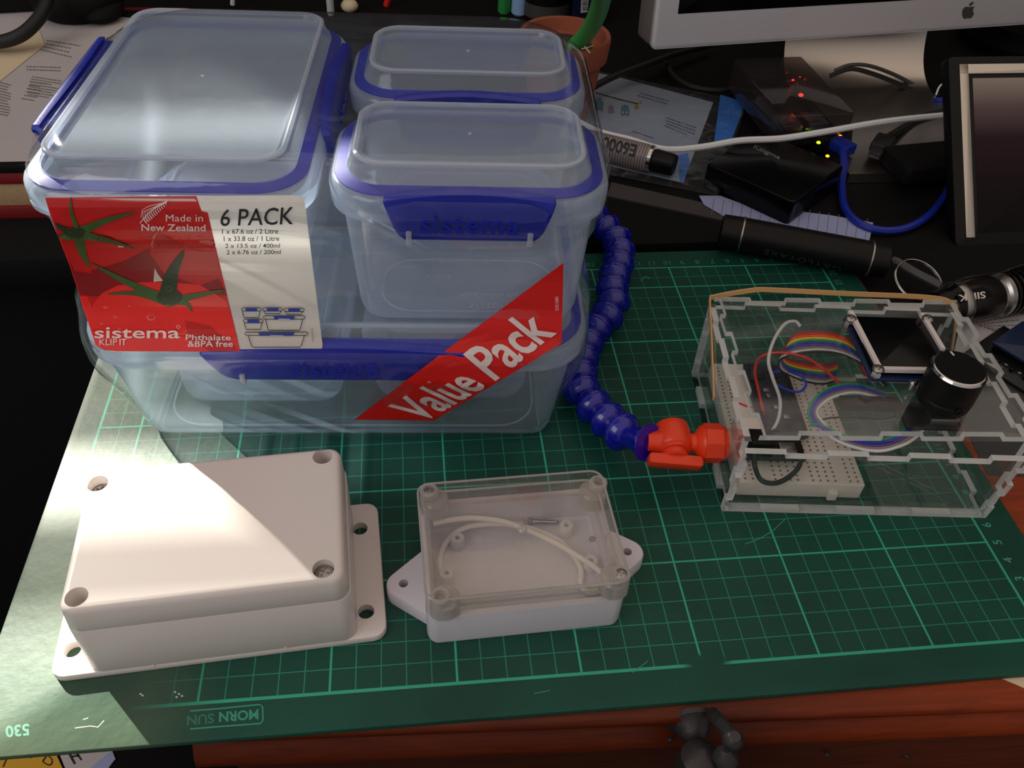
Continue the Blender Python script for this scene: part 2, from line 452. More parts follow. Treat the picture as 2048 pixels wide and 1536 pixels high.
# the wall towards the sun, with its window: boards left, right, above and below the opening, sized to limit the sunbeam, and added strips that band the light
WD = 150.0
wx = Vector((0.76, 0.65, 0)).normalized()
WF = axes(-SUN_AZ*WD + Vector((0, 0, WD*SUN_TAN)), wx, (0, 0, 1))        # local x along the wall, local y up, local z into the room
def wall_piece(g, s0, s1, h0, h1, mi=0, t=3.0): g.prism(WF, [(s0, h0), (s1, h0), (s1, h1), (s0, h1)], -t, 0, mi)
g = G()
base = -74 - WD*SUN_TAN
wall_piece(g, -150, -12, base, 160); wall_piece(g, 20.5, 58, base, 160)
wall_piece(g, -12, 20.5, base, -10.5); wall_piece(g, -12, 20.5, 24, 160)
struct('wall_left', g, 'wall_dark')
m, nt, out = new_mat('added_sun_veil')  # half-clear stuff of the unseen strips added to dim the sunbeam
tr = nt.nodes.new('ShaderNodeBsdfTransparent'); tr.inputs[0].default_value = (1, 1, 1, 1)
df = nt.nodes.new('ShaderNodeBsdfDiffuse'); df.inputs[0].default_value = (0.6, 0.58, 0.54, 1)
mx = nt.nodes.new('ShaderNodeMixShader'); mx.inputs[0].default_value = 0.59
L(nt, tr.outputs[0], mx.inputs[1]); L(nt, df.outputs[0], mx.inputs[2]); L(nt, mx.outputs[0], out.inputs[0])
def slant(g, s0, s1, h0, h1, t):
    """an added slanting strip behind the opening that dims a band of sun"""
    k = 0.40; q = [(s0, h0+k*(s0-7)), (s1, h0+k*(s1-7)), (s1, h1+k*(s1-7)), (s0, h1+k*(s0-7))]
    g.prism(WF, q, -t-0.06, -t, 0)
g = G()
slant(g, -12, 20.5, -14, -5.0, 0.5); slant(g, -12, 10.3, -3.1, 0.64, 0.5); slant(g, -12, 20.5, 4.2, 7.3, 0.5); slant(g, -12, 20.5, 8.8, 26, 0.5); slant(g, -12, 20.5, 8.8, 26, 0.8)
slant(g, 10.3, 20.5, -3.1, 4.65, 0.5); slant(g, 10.3, 20.5, -3.1, 4.65, 0.8)  # doubled strips, added to keep sun off the tall container's floor
struct('sun_veil_strips', g, 'added_sun_veil')

# ------------------------------------------------------------------ the wooden desk
def wood(name, c0, c1, rough):
    m, nt, out = new_mat(name)
    tc = nt.nodes.new('ShaderNodeTexCoord'); mp = nt.nodes.new('ShaderNodeMapping'); mp.inputs['Scale'].default_value = (6, 60, 60)
    n = nt.nodes.new('ShaderNodeTexNoise'); n.inputs['Scale'].default_value = 4; n.inputs['Detail'].default_value = 8; n.inputs['Distortion'].default_value = 1.2
    rp = nt.nodes.new('ShaderNodeValToRGB'); rp.color_ramp.elements[0].color = lin(c0); rp.color_ramp.elements[1].color = lin(c1)
    rp.color_ramp.elements[0].position = 0.3; rp.color_ramp.elements[1].position = 0.75
    b = nt.nodes.new('ShaderNodeBsdfPrincipled'); b.inputs['Roughness'].default_value = rough; b.inputs['Coat Weight'].default_value = 0.03; b.inputs['Specular IOR Level'].default_value = 0.25
    L(nt, tc.outputs['Object'], mp.inputs[0]); L(nt, mp.outputs[0], n.inputs['Vector']); L(nt, n.outputs['Fac'], rp.inputs[0])
    # the wood turns lighter towards the right end of the desk
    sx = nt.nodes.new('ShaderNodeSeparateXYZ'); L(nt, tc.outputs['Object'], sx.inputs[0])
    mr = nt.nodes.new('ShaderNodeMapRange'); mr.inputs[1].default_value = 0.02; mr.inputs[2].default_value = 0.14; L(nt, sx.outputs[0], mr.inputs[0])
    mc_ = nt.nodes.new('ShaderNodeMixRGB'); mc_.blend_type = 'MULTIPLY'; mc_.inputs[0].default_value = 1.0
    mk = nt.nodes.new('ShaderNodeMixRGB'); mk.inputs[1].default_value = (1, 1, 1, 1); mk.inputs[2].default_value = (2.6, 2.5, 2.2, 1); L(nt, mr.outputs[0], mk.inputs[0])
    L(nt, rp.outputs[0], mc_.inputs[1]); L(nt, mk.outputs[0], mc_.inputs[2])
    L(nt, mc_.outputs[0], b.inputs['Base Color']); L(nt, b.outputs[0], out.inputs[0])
wood('desk_wood', (76, 26, 6), (98, 36, 9), 0.45)
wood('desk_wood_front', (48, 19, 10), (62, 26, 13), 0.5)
DF = Fr((25.4, -1.96, 0), -2.6)
desk = thing('writing_desk', 'reddish brown wooden writing desk with moulded edge under the green cutting mat', 'desk', DF @ Vector((0, 15, -74)))
prof = [(31, -0.32), (0.2, -0.32), (0.05, -0.38), (-0.06, -0.55), (-0.06, -0.85), (0.08, -1.02), (0.42, -1.12), (0.5, -1.3), (0.5, -1.75), (0.3, -2.0), (0.1, -2.35), (-0.02, -2.75), (-0.05, -3.05), (0.05, -3.25), (0.45, -3.38), (31, -3.38)]
g = G(); g.loft([[DF @ Vector((x, y, z)) for y, z in prof] for x in (-18.9, 70)])
obj('desktop', g, 'desk_wood', desk, smooth=50)
g = G(); g.slab(DF, -18.2, 69, 1.4, 30.5, -74, -3.4, 0.2, 0.1); obj('carcass', g, 'desk_wood_front', desk)
g = G(); g.slab(DF, -16.5, 18.6, 0.4, 1.35, -14, -3.55, 0.1, 0.15)
g.slab(DF, 19.2, 54, 0.4, 1.35, -14, -3.55, 0.1, 0.15)
dr = obj('drawer', g, 'desk_wood_front', desk)
c = PY(1466, 1481, -3.6)
g = G()
g.ball(c, 0.42); g.tube([c + Vector((0, 0.2, 0)), c + Vector((-0.1, 1.6, -1.2))], 0.28, 10)
ce = c + Vector((-0.75, 1.4, -2.1))
g.lathe(ce + Vector((0, 0.5, 0)), (0, -1, 0), [(0, 1.0), (0.2, 0.97), (0.35, 0.75), (0.7, 0.6), (0.95, 0.35)], 20)
d0 = c + Vector((-0.15, -0.15, -0.75))
g.lathe(d0, (0.12, -0.25, -1), [(-0.3, 0.2), (0, 0.42), (0.25, 0.5), (0.4, 0.36), (0.6, 0.45), (1.4, 0.62), (2.2, 0.72), (3.0, 0.6), (3.4, 0.2)], 18)
g.lathe(d0 + Vector((-0.75, 0.2, -0.2)), (-0.05, -0.1, -1), [(0, 0.2), (0.4, 0.8), (1.2, 0.9), (3, 0.8), (3.6, 0.3)], 18)
obj('handle', g, 'iron_dark', dr, label='dark metal drop handle')
for u, v, z in ((1342, 1484, -2.4), (1655, 1513, -4), (1815, 1516, -4)):
    p = PY(u, v, -2.2); g = G(); g.ball((p.x, p.y+0.1, p.z), 0.13); obj('nail_hole', g, 'iron_dark', desk)

# ------------------------------------------------------------------ black desk behind
g = G(); g.slab(I4, -60, 175, 30.2, 120, -2.6, -0.35, 0.3, 0.1)
bd = thing('computer_desk', 'black desk behind the cutting mat carrying the monitor and clutter', 'desk', (60, 75, -74))
obj('desktop', g, 'desk_black', bd)
g = G(); g.slab(I4, -58, 172, 34, 118, -74, -2.6, 0.3, 0.1); obj('carcass', g, 'black_matte', bd)

# ------------------------------------------------------------------ the green cutting mat
m, nt, out = new_mat('cutting_mat_green')
def nd(t, **k):
    n = nt.nodes.new(t)
    for a, b in k.items(): setattr(n, a, b)
    return n
def mth(op, a, b=None, c=None, clamp=False):
    n = nd('ShaderNodeMath', operation=op); n.use_clamp = clamp
    for i, x in enumerate((a, b, c)):
        if x is None: continue
        if isinstance(x, (int, float)): n.inputs[i].default_value = x
        else: L(nt, x, n.inputs[i])
    return n.outputs[0]
tc = nd('ShaderNodeTexCoord'); sx = nd('ShaderNodeSeparateXYZ'); L(nt, tc.outputs['Object'], sx.inputs[0])
X = mth('MULTIPLY', sx.outputs[0], 100.0); Y = mth('MULTIPLY', sx.outputs[1], 100.0)
U = mth('SUBTRACT', 42.0, X)
def line(c, period, half):
    k = mth('PINGPONG', mth('ADD', c, 1000.0*period), period/2)       # distance to the nearest line
    return mth('LESS_THAN', k, half)
def between(c, a, b): return mth('MULTIPLY', mth('GREATER_THAN', c, a), mth('LESS_THAN', c, b))
inside = mth('MULTIPLY', between(U, -0.07, 42.07), between(Y, -0.07, 27.07))
thin = mth('MAXIMUM', line(U, 1.0, 0.022), line(Y, 1.0, 0.022))
thick = mth('MAXIMUM', mth('MAXIMUM', line(U, 5.0, 0.045), line(Y, 5.0, 0.045)),
            mth('MAXIMUM', mth('LESS_THAN', mth('ABSOLUTE', mth('SUBTRACT', U, 0.0)), 0.06), mth('MAXIMUM', mth('LESS_THAN', mth('ABSOLUTE', Y), 0.07), mth('MAXIMUM', mth('LESS_THAN', mth('ABSOLUTE', mth('SUBTRACT', Y, 27.0)), 0.05), mth('LESS_THAN', mth('ABSOLUTE', mth('SUBTRACT', U, 42.0)), 0.06)))))
nz = nd('ShaderNodeTexNoise'); nz.inputs['Scale'].default_value = 14; nz.inputs['Detail'].default_value = 6; L(nt, tc.outputs['Object'], nz.inputs['Vector'])
nz2 = nd('ShaderNodeTexNoise'); nz2.inputs['Scale'].default_value = 220; nz2.inputs['Detail'].default_value = 4; L(nt, tc.outputs['Object'], nz2.inputs['Vector'])
# where years of use have rubbed the print away: the near left corner and a spot on the near border
def disc(cx, cy, rx, ry):
    a = mth('DIVIDE', mth('SUBTRACT', X, cx), rx); b = mth('DIVIDE', mth('SUBTRACT', Y, cy), ry)
    d = mth('SQRT', mth('ADD', mth('MULTIPLY', a, a), mth('MULTIPLY', b, b)))
    return mth('MULTIPLY', mth('SUBTRACT', 1.25, d), 2.0, clamp=True)
worn = mth('MAXIMUM', disc(0.5, 4.0, 6.5, 9.0), disc(27.2, 0.1, 0.9, 0.35))
keep = mth('SUBTRACT', 1.0, worn, clamp=True)
fade = mth('MULTIPLY_ADD', nz.outputs['Fac'], 1.1, 0.1, clamp=True)
lf = mth('MULTIPLY', mth('MULTIPLY', inside, keep), mth('MAXIMUM', mth('MULTIPLY', thick, mth('MULTIPLY_ADD', fade, 0.3, 0.72)), mth('MULTIPLY', thin, mth('MULTIPLY', fade, 0.72))))
cr = nd('ShaderNodeValToRGB'); cr.color_ramp.elements[0].color = lin((18, 62, 52)); cr.color_ramp.elements[1].color = lin((24, 80, 66)); cr.color_ramp.elements[0].position = 0.3; cr.color_ramp.elements[1].position = 0.7
L(nt, nz.outputs['Fac'], cr.inputs[0])
dirt_sheen = nd('ShaderNodeMixRGB'); dirt_sheen.inputs[2].default_value = lin((100, 104, 78)); L(nt, cr.outputs[0], dirt_sheen.inputs[1])  # brownish staining of the left strip, with its sunlit sheen painted in
L(nt, mth('MULTIPLY', mth('MULTIPLY', disc(0, 7, 6.5, 24), 0.8), mth('MULTIPLY_ADD', nz.outputs['Fac'], 1.6, -0.35, clamp=True)), dirt_sheen.inputs[0])
mixl = nd('ShaderNodeMixRGB'); mixl.inputs[2].default_value = lin((58, 172, 144)); L(nt, dirt_sheen.outputs[0], mixl.inputs[1]); L(nt, lf, mixl.inputs[0])
bs = nd('ShaderNodeBsdfPrincipled'); bs.inputs['Roughness'].default_value = 0.5; bs.inputs['Specular IOR Level'].default_value = 0.25
L(nt, mixl.outputs[0], bs.inputs['Base Color'])
bp = nd('ShaderNodeBump'); bp.inputs['Strength'].default_value = 0.25; bp.inputs['Distance'].default_value = 0.0006
L(nt, mth('ADD', nz2.outputs['Fac'], mth('MULTIPLY', nz.outputs['Fac'], 2.0)), bp.inputs['Height']); L(nt, bp.outputs[0], bs.inputs['Normal'])
L(nt, bs.outputs[0], out.inputs[0])
mat = thing('cutting_mat', 'large green self-healing cutting mat with printed centimetre grid', 'cutting mat', (0, 0, -0.3))
g = G(); g.slab(I4, -1.3, 44.0, -1.5, 28.75, -0.3, 0.0, 1.0, 0.05)
obj('mat_sheet', g, 'cutting_mat_green', mat)
g = G()
def mtxt(s, x, y, h, rot, mi=0, bold=0.01):
    """printed on the mat, centred at x, y"""
    vs, fs = text2d(s, bold); x0 = min(v[0] for v in vs); x1 = max(v[0] for v in vs); k = h/CAP; a = math.radians(rot)
    q = [((vx-(x0+x1)/2)*k, (vy-CAP/2)*k) for vx, vy in vs]
    g.add([(x + px*math.cos(a) - py*math.sin(a), y + px*math.sin(a) + py*math.cos(a), 0.003) for px, py in q], fs, mi)
for n in range(1, 42): mtxt(str(n), 42-n, 27.5, 0.42, 180, 1)
for n in range(1, 27):
    if n not in (1, 2): mtxt(str(n), 42.5, n-0.05, 0.42, 90, 0 if n < 10 else 1)
obj('grid_numbers', g, ['mat_print', 'mat_print_worn'], mat, smooth=0)
g = G(); mz = on_z(0.0)
word(g, 'MORN', (517, 1419), (438, 1425), (0, 19), mz, 0.004, 0, 0.03)
word(g, 'SUN', (428, 1427), (374, 1432), (0, 19), mz, 0.004, 1, 0.02)
stroke(g, [(380, 1422), (440, 1417), (519, 1409), (525, 1413), (526, 1440), (521, 1447), (440, 1453), (380, 1458)], 3, mz, 0.004, 0)
obj('maker_logo', g, ['mat_print', 'mat_print_worn'], mat, smooth=0)
g = G()
word(g, '530', (58, 1448), (10, 1453), (2, 22), mz, 0.004, 1, 0.03)
obj('size_mark', g, ['mat_print', 'mat_print_worn'], mat, smooth=0)
for k_, (u, v) in enumerate(((281, 1388), (285, 1391), (350, 1384), (358, 1388), (353, 1394), (364, 1392))):
    g = G(); stroke(g, [(u-2, v), (u+2, v)], 3.2, mz, 0.004, 0); obj('paint_dot', g, 'print_white', mat, smooth=0)
for ln in ([(150, 1456), (180, 1452), (196, 1454), (208, 1441)], [(166, 1439), (176, 1436)], [(1490, 1088), (1520, 1077), (1548, 1060), (1570, 1038)], [(1068, 1387), (1090, 1383), (1100, 1380)], [(1281, 562), (1290, 553), (1300, 557)], [(1265, 1345), (1296, 1322)]):
    g = G(); stroke(g, ln, 1.5, mz, 0.004, 0); obj('scratch', g, 'mat_print' if ln[0][0] > 1000 else 'print_white', mat, smooth=0)

# ================================================================== the shrink-wrapped pack of food containers
KF = Fr((2.4, 14.2, 0), -3.8)                 # pack frame: a to the right, b away from the viewer
def kp(a, b, z): return KF @ Vector((a, b, z))
def clip_part(par, F, w, h, lug, text, size, shelf=0.0):
    """snap clip: F has x along the rim, y up, z outward; w wide, h tall"""
    def outline(k):
        w2 = w/2
        pts = []
        for i in range(13):                                   # top edge bulges upward
            t = -1 + 2*i/12; pts.append((w2*0.97*t, h*0.5 - 0.28*h*0.35*(t*t) - k))
        r = [(w2*0.99, h*0.30), (w2*0.95, h*0.05), (w2*0.88, -h*0.28), (w2*0.83, -h*0.42), (w2*0.77, -h*0.5)]
        pts = [(x-k if x > 0 else x+k, y) for x, y in pts] + [(x-k, y+k*(0.5 if i > 2 else 0)) for i, (x, y) in enumerate(reversed(r[::-1]))]
        return pts
    def full(k):
        o = outline(k)
        left = [(-x, y) for x, y in reversed(o[13:])]
        return o + left
    g = G()
    rings = []
    for k, z in ((0.0, -0.05), (0.0, 0.16), (0.03, 0.24), (0.1, 0.27)):
        rings.append([F @ Vector((x, y, z - 0.35*max(0, (y-h*0.30)/(h*0.2))**2)) for x, y in full(k)])
    g.loft(rings)
    # tongue that hooks over the rim
    g.slab(F, -w*0.40, w*0.40, h*0.20, h*0.34, -0.6, 0.0, 0.05, 0.03)
    if shelf: g.slab(F, -w*0.46, w*0.46, h*0.22, h*0.38, -shelf, 0.1, 0.15, 0.05)
    c = obj('clip', g, 'clip_blue', par, label='blue snap clip')
    g = G(); text3(g, text, F @ Matrix.Translation((0, -h*0.30, 0.255)), size, 0.1, bold=0.02, space=1.05); obj('moulded_lettering', g, 'clip_blue', c, smooth=0)
    for sgn in (-1, 1):
        g = G(); x = sgn*w*lug
        g.slab(F, x-0.11, x+0.11, -h*0.53, -h*0.30, 0.2, 0.36, 0.05, 0.03)
        g.slab(F, x-0.11, x+0.11, -h*0.62, -h*0.45, -0.1, 0.3, 0.05, 0.03)
        obj('hinge_lug', g, 'milky_thick', c, smooth=30)
def container(name, label, a0, a1, b0, b1, z0, zs, grp, rc, taper, clips, cw, text_size, F=KF, foot=True, bott_text=None, seal=True, lid_h=1.9, cliph=2.0):
    """rim rectangle a0..a1, b0..b1; floor at z0; lid skirt from zs to zs + 1.1"""
    t = thing(name, label, 'food container', F @ Vector(((a0+a1)/2, (b0+b1)/2, z0)), grp)
    g = G()
    prof = [(taper+0.55, z0), (taper+0.2, z0+0.06), (taper, z0+0.35), (taper-0.12, z0+0.8)]
    prof += [(taper-0.12 + (0.5-taper+0.12)*k, z0+0.8 + (zs-z0-0.8)*k) for k in (0.35, 0.7, 1.0)]
    prof += [(0.12, zs+0.05), (0.12, zs+0.25), (0.34, zs+0.35), (0.36, zs+0.9)]
    g.rrl(F, a0, a1, b0, b1, rc, prof, cap0=True, cap1=False, seg=8)
    body = obj('body', g, 'milky_body', t, smooth=50)
    if foot:
        g = G(); fx = taper+0.75
        ring = rrect(a0+fx, a1-fx, b0+fx, b1-fx, max(0.4, rc-0.5), 6)
        g.tube([F @ Vector((x, y, z0+0.08)) for x, y in ring+ring[:1]], 0.055, 6); obj('base_rib', g, 'milky_thick', body, label='raised milky rib round the base')
    if bott_text:
        g = G()
        for s, sz, dy, dx in bott_text:
            text3(g, s, F @ Matrix.Translation(((a0+a1)/2+dx, (b0+b1)/2+dy, z0+0.03)) @ Matrix.Rotation(math.pi, 4, 'Z'), sz, 0.03, mirror=True)
        obj('moulded_lettering', g, 'milky_thick', body, smooth=0)
    g = G()
    zt = zs + 1.1
    prof = [(0.06, zs), (0.0, zs+0.1), (0.0, zs+0.8), (0.06, zs+0.98), (0.2, zs+1.1), (0.42, zs+1.17), (0.62, zs+1.2), (0.72, zs+1.28), (0.8, zs+1.55), (0.92, zs+1.7), (1.05, zs+lid_h-0.06), (1.2, zs+lid_h),
            (1.34, zs+lid_h-0.02), (1.42, zs+lid_h-0.2), (1.6, zs+lid_h-0.24)]
    g.rrl(F, a0, a1, b0, b1, rc+0.35, prof, cap0=False, cap1=True, seg=8)
    lid = obj('lid', g, 'milky', t, smooth=40, label='milky clear lid with stepped rim')
    g = G(); ring = rrect(a0+1.13, a1-1.13, b0+1.13, b1-1.13, max(0.5, rc-0.8), 8)
    g.tube([F @ Vector((x, y, zs+lid_h-0.07)) for x, y in ring+ring[:1]], 0.11, 6); obj('lid_rib', g, 'milky_thick', lid)
    g = G(); g.lathe(F @ Vector(((a0+a1)/2, (b0+b1)/2+0.3, zs+lid_h-0.25)), (0, 0, 1), [(0, 0.09), (0.05, 0.08), (0.07, 0.04)], 12); obj('moulding_dot', g, 'milky_thick', lid)
    if seal:
        g = G()
        ro = rrect(a0+0.28, a1-0.28, b0+0.28, b1-0.28, rc+0.05, 8); ri = rrect(a0+0.76, a1-0.76, b0+0.76, b1-0.76, max(0.4, rc-0.3), 8)
        lay_r = [[F @ Vector((x, y, zs+1.02)) for x, y in ro], [F @ Vector((x, y, zs+1.17)) for x, y in ro], [F @ Vector((x, y, zs+1.34)) for x, y in ri], [F @ Vector((x, y, zs+1.1)) for x, y in ri]]
        g.loft(lay_r + lay_r[:1], False, False); obj('seal_ring', g, 'seal_blue', lid, label='blue silicone sealing ring')
    am, bm_ = (a0+a1)/2, (b0+b1)/2
    zc = zs + 1.55 - cliph/2
    for side in clips:
        if side == 'f': o, ex = (am, b0, zc), (1, 0, 0)
        elif side == 'b': o, ex = (am, b1, zc), (-1, 0, 0)
        elif side == 'l': o, ex = (a0-0.4, bm_+1.1, zc), (0, -1, 0)
        else: o, ex = (a1, bm_+1.1, zc), (0, 1, 0)
        R3 = F.to_3x3()
        CFm = axes(F @ Vector(o), R3 @ Vector(ex), (0, 0, 1))
        clip_part(t, CFm, cw, cliph, 0.355, 'sistema', text_size, 1.0 if side == 'l' else 0.0)
    return t
TX = (('sistema', 0.55, -1.3, 1.2), ('Made in New Zealand', 0.26, -0.55, 1.3), ('(c) 2008', 0.24, 0.75, -1.4), ('www.sistemaplastics.com', 0.24, 1.9, -0.6))
container('food_container', 'largest clear plastic food container at the bottom of the pack, resting on the mat', -1.3, 21.4, -1.3, 14.8, 0.0, 5.75, 'clip-lid food containers', 2.3, 1.35, 'fb', 11.6, 0.85, lid_h=1.8, cliph=1.85)
container('food_container', 'tall clear plastic food container with blue side clips, behind the red tomato label', -1.5, 9.8, -1.0, 15.6, 7.56, 13.3, 'clip-lid food containers', 1.9, 0.95, 'lr', 9.2, 0.6, lid_h=2.15)
container('food_container', 'small clear plastic food container, front right on top of the pack', 10.25, 21.55, -1.0, 6.3, 7.56, 13.3, 'clip-lid food containers', 2.0, 0.95, 'fb', 6.7, 0.86, bott_text=TX, lid_h=2.1, cliph=2.05)
container('food_container', 'small clear plastic food container at the back right of the pack', 10.25, 21.4, 7.2, 14.4, 7.56, 13.3, 'clip-lid food containers', 2.0, 0.95, 'fb', 6.7, 0.72, lid_h=2.1, cliph=2.05)
container('food_container', 'smallest milky food container nested inside the left of the bottom container', 0.9, 10.0, 1.3, 12.0, 0.42, 3.3, 'nested small food containers', 1.7, 0.6, '', 5, 0.4, seal=False, lid_h=1.5)
container('food_container', 'smallest milky food container nested inside the right of the bottom container', 10.6, 19.4, 1.6, 12.0, 0.42, 3.3, 'nested small food containers', 1.7, 0.6, '', 5, 0.4, seal=False, lid_h=1.5)

# ------------------------------------------------------------------ the shrink film and its two stickers
FILM = [(0.0, 0.35), (0.02, 0.0), (0.8, -0.45), (3.0, -0.95), (4.6, -1.35), (5.3, -1.63), (6.6, -1.63), (7.0, -1.5), (7.6, -1.05), (9.0, -0.62), (10.5, -0.5), (12.0, -0.68), (12.7, -1.2), (13.2, -1.33), (14.1, -1.33), (14.4, -1.2), (14.75, -0.45), (15.2, -0.05), (15.5, 0.4)]
def film_b(z):
    if z <= FILM[0][0]: return FILM[0][1]
    for (z0, b0), (z1, b1) in zip(FILM, FILM[1:]):
        if z <= z1:
            t = (z-z0)/(z1-z0); t = t*t*(3-2*t) if z1-z0 > 1.2 else t
            return b0+(b1-b0)*t
    return FILM[-1][1]
KI = KF.inverted(); CK = KI @ CC; KR = KI.to_3x3()
def film_front(u, v, off=0.0):
    """where the line of sight of a pixel meets the front of the film"""
    d = KR @ ray(u, v)
    def f(t):
        p = CK + d*t; return p.y - film_b(p.z)
    lo, hi = 10.0, (2.0-CK.y)/d.y
    for i in range(48):
        mid = (lo+hi)/2
        if f(mid) < 0: lo = mid
        else: hi = mid
    p = CK + d*(hi); z = p.z
    s = (film_b(z+0.2)-film_b(z-0.2))/0.4
    n = Vector((0, -1, s)).normalized()
    return KF @ (p + n*off)
film = thing('shrink_film', 'glossy clear shrink film around the pack of food containers, with two stickers', 'film wrap', kp(10, 7, 0))
g = G()
rings = []
def fine(q, k=8):
    out = []
    for i, p in enumerate(q):
        r = q[(i+1) % len(q)]; m_ = k if i % 11 == 10 else 1
        out += [(p[0]+(r[0]-p[0])*j/m_, p[1]+(r[1]-p[1])*j/m_) for j in range(m_)]
    return out
zs_ = [0.02, 0.3, 0.8, 1.5, 3.0, 4.2, 5.2, 5.75, 6.6, 6.95, 7.6, 8.3, 9.0, 9.8, 10.5, 11.3, 12.0, 12.6, 13.1, 13.5, 14.1, 14.4]
for z in zs_:
    b = film_b(z) - 0.02
    w = 0.0 if z > 12.6 else (0.65 if 8.5 < z < 11.5 else 0.25)
    if z < 5.7: w = 0.25 + (5.7-z)*0.19
    a0 = -1.62 + w; a1 = 21.68 - w; b1 = 15.75 - w
    bulge = max(0.0, min(1.0, (z-11.6)/1.0))*max(0.0, min(1.0, (15.2-z)/0.6))
    rings.append([kp(x - (0.72*bulge*math.exp(-((y-8.6)/5.2)**8) if x < 0 else 0), y, z) for x, y in fine(rrect(a0, a1, b, b1, 2.4 + 1.1*max(0.0, min(1.0, (z-11.5)/1.5)), 10))])
for d, z in ((0.25, 14.8), (0.8, 15.28), (1.2, 15.52), (2.4, 15.53)):
    rings.append([kp(x, y, z) for x, y in fine(rrect(-1.6+d, 21.66-d, -1.3+d, 15.7-d, 3.4, 10))])
g.loft(rings, False, True)
obj('film_sheet', g, 'film', film, smooth=80)
ff = film_front
def rounded(q, r, sel=(0, 1, 2, 3), seg=6):
    out = []
    for i in range(4):
        p = Vector(q[i]); a = Vector(q[i-1]); b = Vector(q[(i+1) % 4])
        if i not in sel: out.append(tuple(p)); continue
        e0 = p + (a-p).normalized()*r; e1 = p + (b-p).normalized()*r
        for k in range(seg+1):
            t = k/seg; out.append(tuple((1-t)**2*e0 + 2*t*(1-t)*p + t*t*e1))
    return out
LB = ['label_white', 'label_red', 'tomato_bright', 'tomato_dark', 'stem_green', 'stem_dark', 'print_white', 'print_black', 'print_blue', 'tomato_pale', 'print_grey']
g = G()
left = [(90, 395), (104, 436), (121, 482), (140, 530), (160, 590), (178, 645), (192, 690), (210, 700)]
tr_ = rounded([(100, 394), (608, 391), (647, 703), (215, 702)], 16, (1, 2))
poly(g, [left[0]] + tr_[1:-1] + [(230, 703)] + left[::-1][:-1], ff, 0.03, 0, 9)
lab = obj('pack_label', g, LB, film, label='red and white tomato sticker', smooth=0)
g = G()
red = [(91, 396), (393, 393), (400, 412), (404, 421), (416, 424), (481, 703), (232, 702)] + left[::-1][:-1]
poly(g, red, ff, 0.045, 1, 9)
def arc(cx, cy, rx, ry, a0, a1, n=20): return [(cx+rx*math.cos(math.radians(a0+(a1-a0)*i/n)), cy+ry*math.sin(math.radians(a0+(a1-a0)*i/n))) for i in range(n+1)]
# shadow between the tomatoes, the near tomato, pale glints
poly(g, [(130, 488), (180, 540), (250, 520), (330, 480), (425, 530), (455, 590), (300, 575), (190, 592), (160, 588)], ff, 0.052, 3, 9)
poly(g, [(300, 455), (330, 470), (395, 500), (432, 500), (445, 552), (400, 570), (330, 545), (300, 505)], ff, 0.056, 1, 9)
poly(g, [(108, 445), (150, 540), (185, 545), (150, 470)], ff, 0.055, 1, 9)
poly(g, [(188, 605), (205, 585), (235, 570), (280, 563), (330, 562), (400, 568), (455, 600), (470, 655), (480, 702), (232, 702), (212, 699), (193, 689), (178, 645)], ff, 0.06, 2, 9)
poly(g, [(160, 592), (175, 590), (200, 640), (212, 690), (205, 698), (193, 690), (178, 645)], ff, 0.065, 2, 9)
poly(g, [(310, 534), (316, 545), (327, 560), (308, 562)], ff, 0.07, 0)
poly(g, [(306, 500), (301, 485), (306, 470), (318, 458), (309, 474), (307, 488)], ff, 0.07, 9)
poly(g, [(395, 470), (430, 480), (425, 488), (400, 482)], ff, 0.07, 9)
poly(g, [(370, 640), (420, 650), (470, 690), (478, 702), (420, 702), (380, 680)], ff, 0.066, 1, 9)
for cx, cy, r in ((303, 634, 9), (233, 632, 5), (213, 612, 5), (205, 645, 4), (260, 610, 3), (380, 600, 3), (290, 590, 3), (240, 655, 4), (272, 660, 3)):
    poly(g, arc(cx, cy, r, r*0.7, 0, 360, 10)[:-1], ff, 0.07, 9); poly(g, arc(cx+0.6, cy-0.8, r*0.75, r*0.5, 0, 360, 10)[:-1], ff, 0.074, 2)
def leaf(pts, w, mi, off):
    P = [Vector(p) for p in spl([(x, y, 0) for x, y in pts], 6)]; n = len(P); a = []; b = []
    for i, p in enumerate(P):
        t = (P[min(i+1, n-1)]-P[max(i-1, 0)]).normalized(); nn = Vector((-t.y, t.x, 0)); ww = w*(1-i/(n-1))**0.8*0.5 + 0.6
        a.append(p+nn*ww); b.append(p-nn*ww)
    lay(g, [(q.x, q.y) for q in a+b], [(i, i+1, n+i+1, n+i) for i in range(n-1)], ff, off, mi)
for pts, w in (([(158, 462), (145, 425), (143, 395)], 9), ([(160, 462), (210, 440), (272, 422)], 18), ([(160, 466), (215, 477), (272, 494)], 16), ([(158, 466), (165, 500), (180, 532)], 24)):
    leaf(pts, w, 4, 0.082)
leaf([(158, 464), (135, 460), (112, 444)], 24, 5, 0.083); leaf([(156, 464), (138, 470), (118, 470)], 20, 4, 0.084)
poly(g, arc(157, 463, 14, 10, 0, 360, 14)[:-1], ff, 0.088, 5)
for pts, w, mi in (([(335, 600), (345, 545), (369, 499)], 40, 5), ([(335, 598), (260, 565), (184, 524)], 20, 4), ([(335, 602), (275, 585), (216, 586)], 15, 4), ([(335, 604), (390, 590), (452, 578)], 18, 4), ([(352, 600), (374, 605), (386, 622)], 14, 4)):
    leaf(pts, w, mi, 0.082)
poly(g, arc(340, 592, 26, 16, 0, 360, 16)[:-1], ff, 0.086, 5)
stroke(g, arc(339, 575, 6, 5, 0, 360, 12)[:-1], 2, ff, 0.09, 4, True)
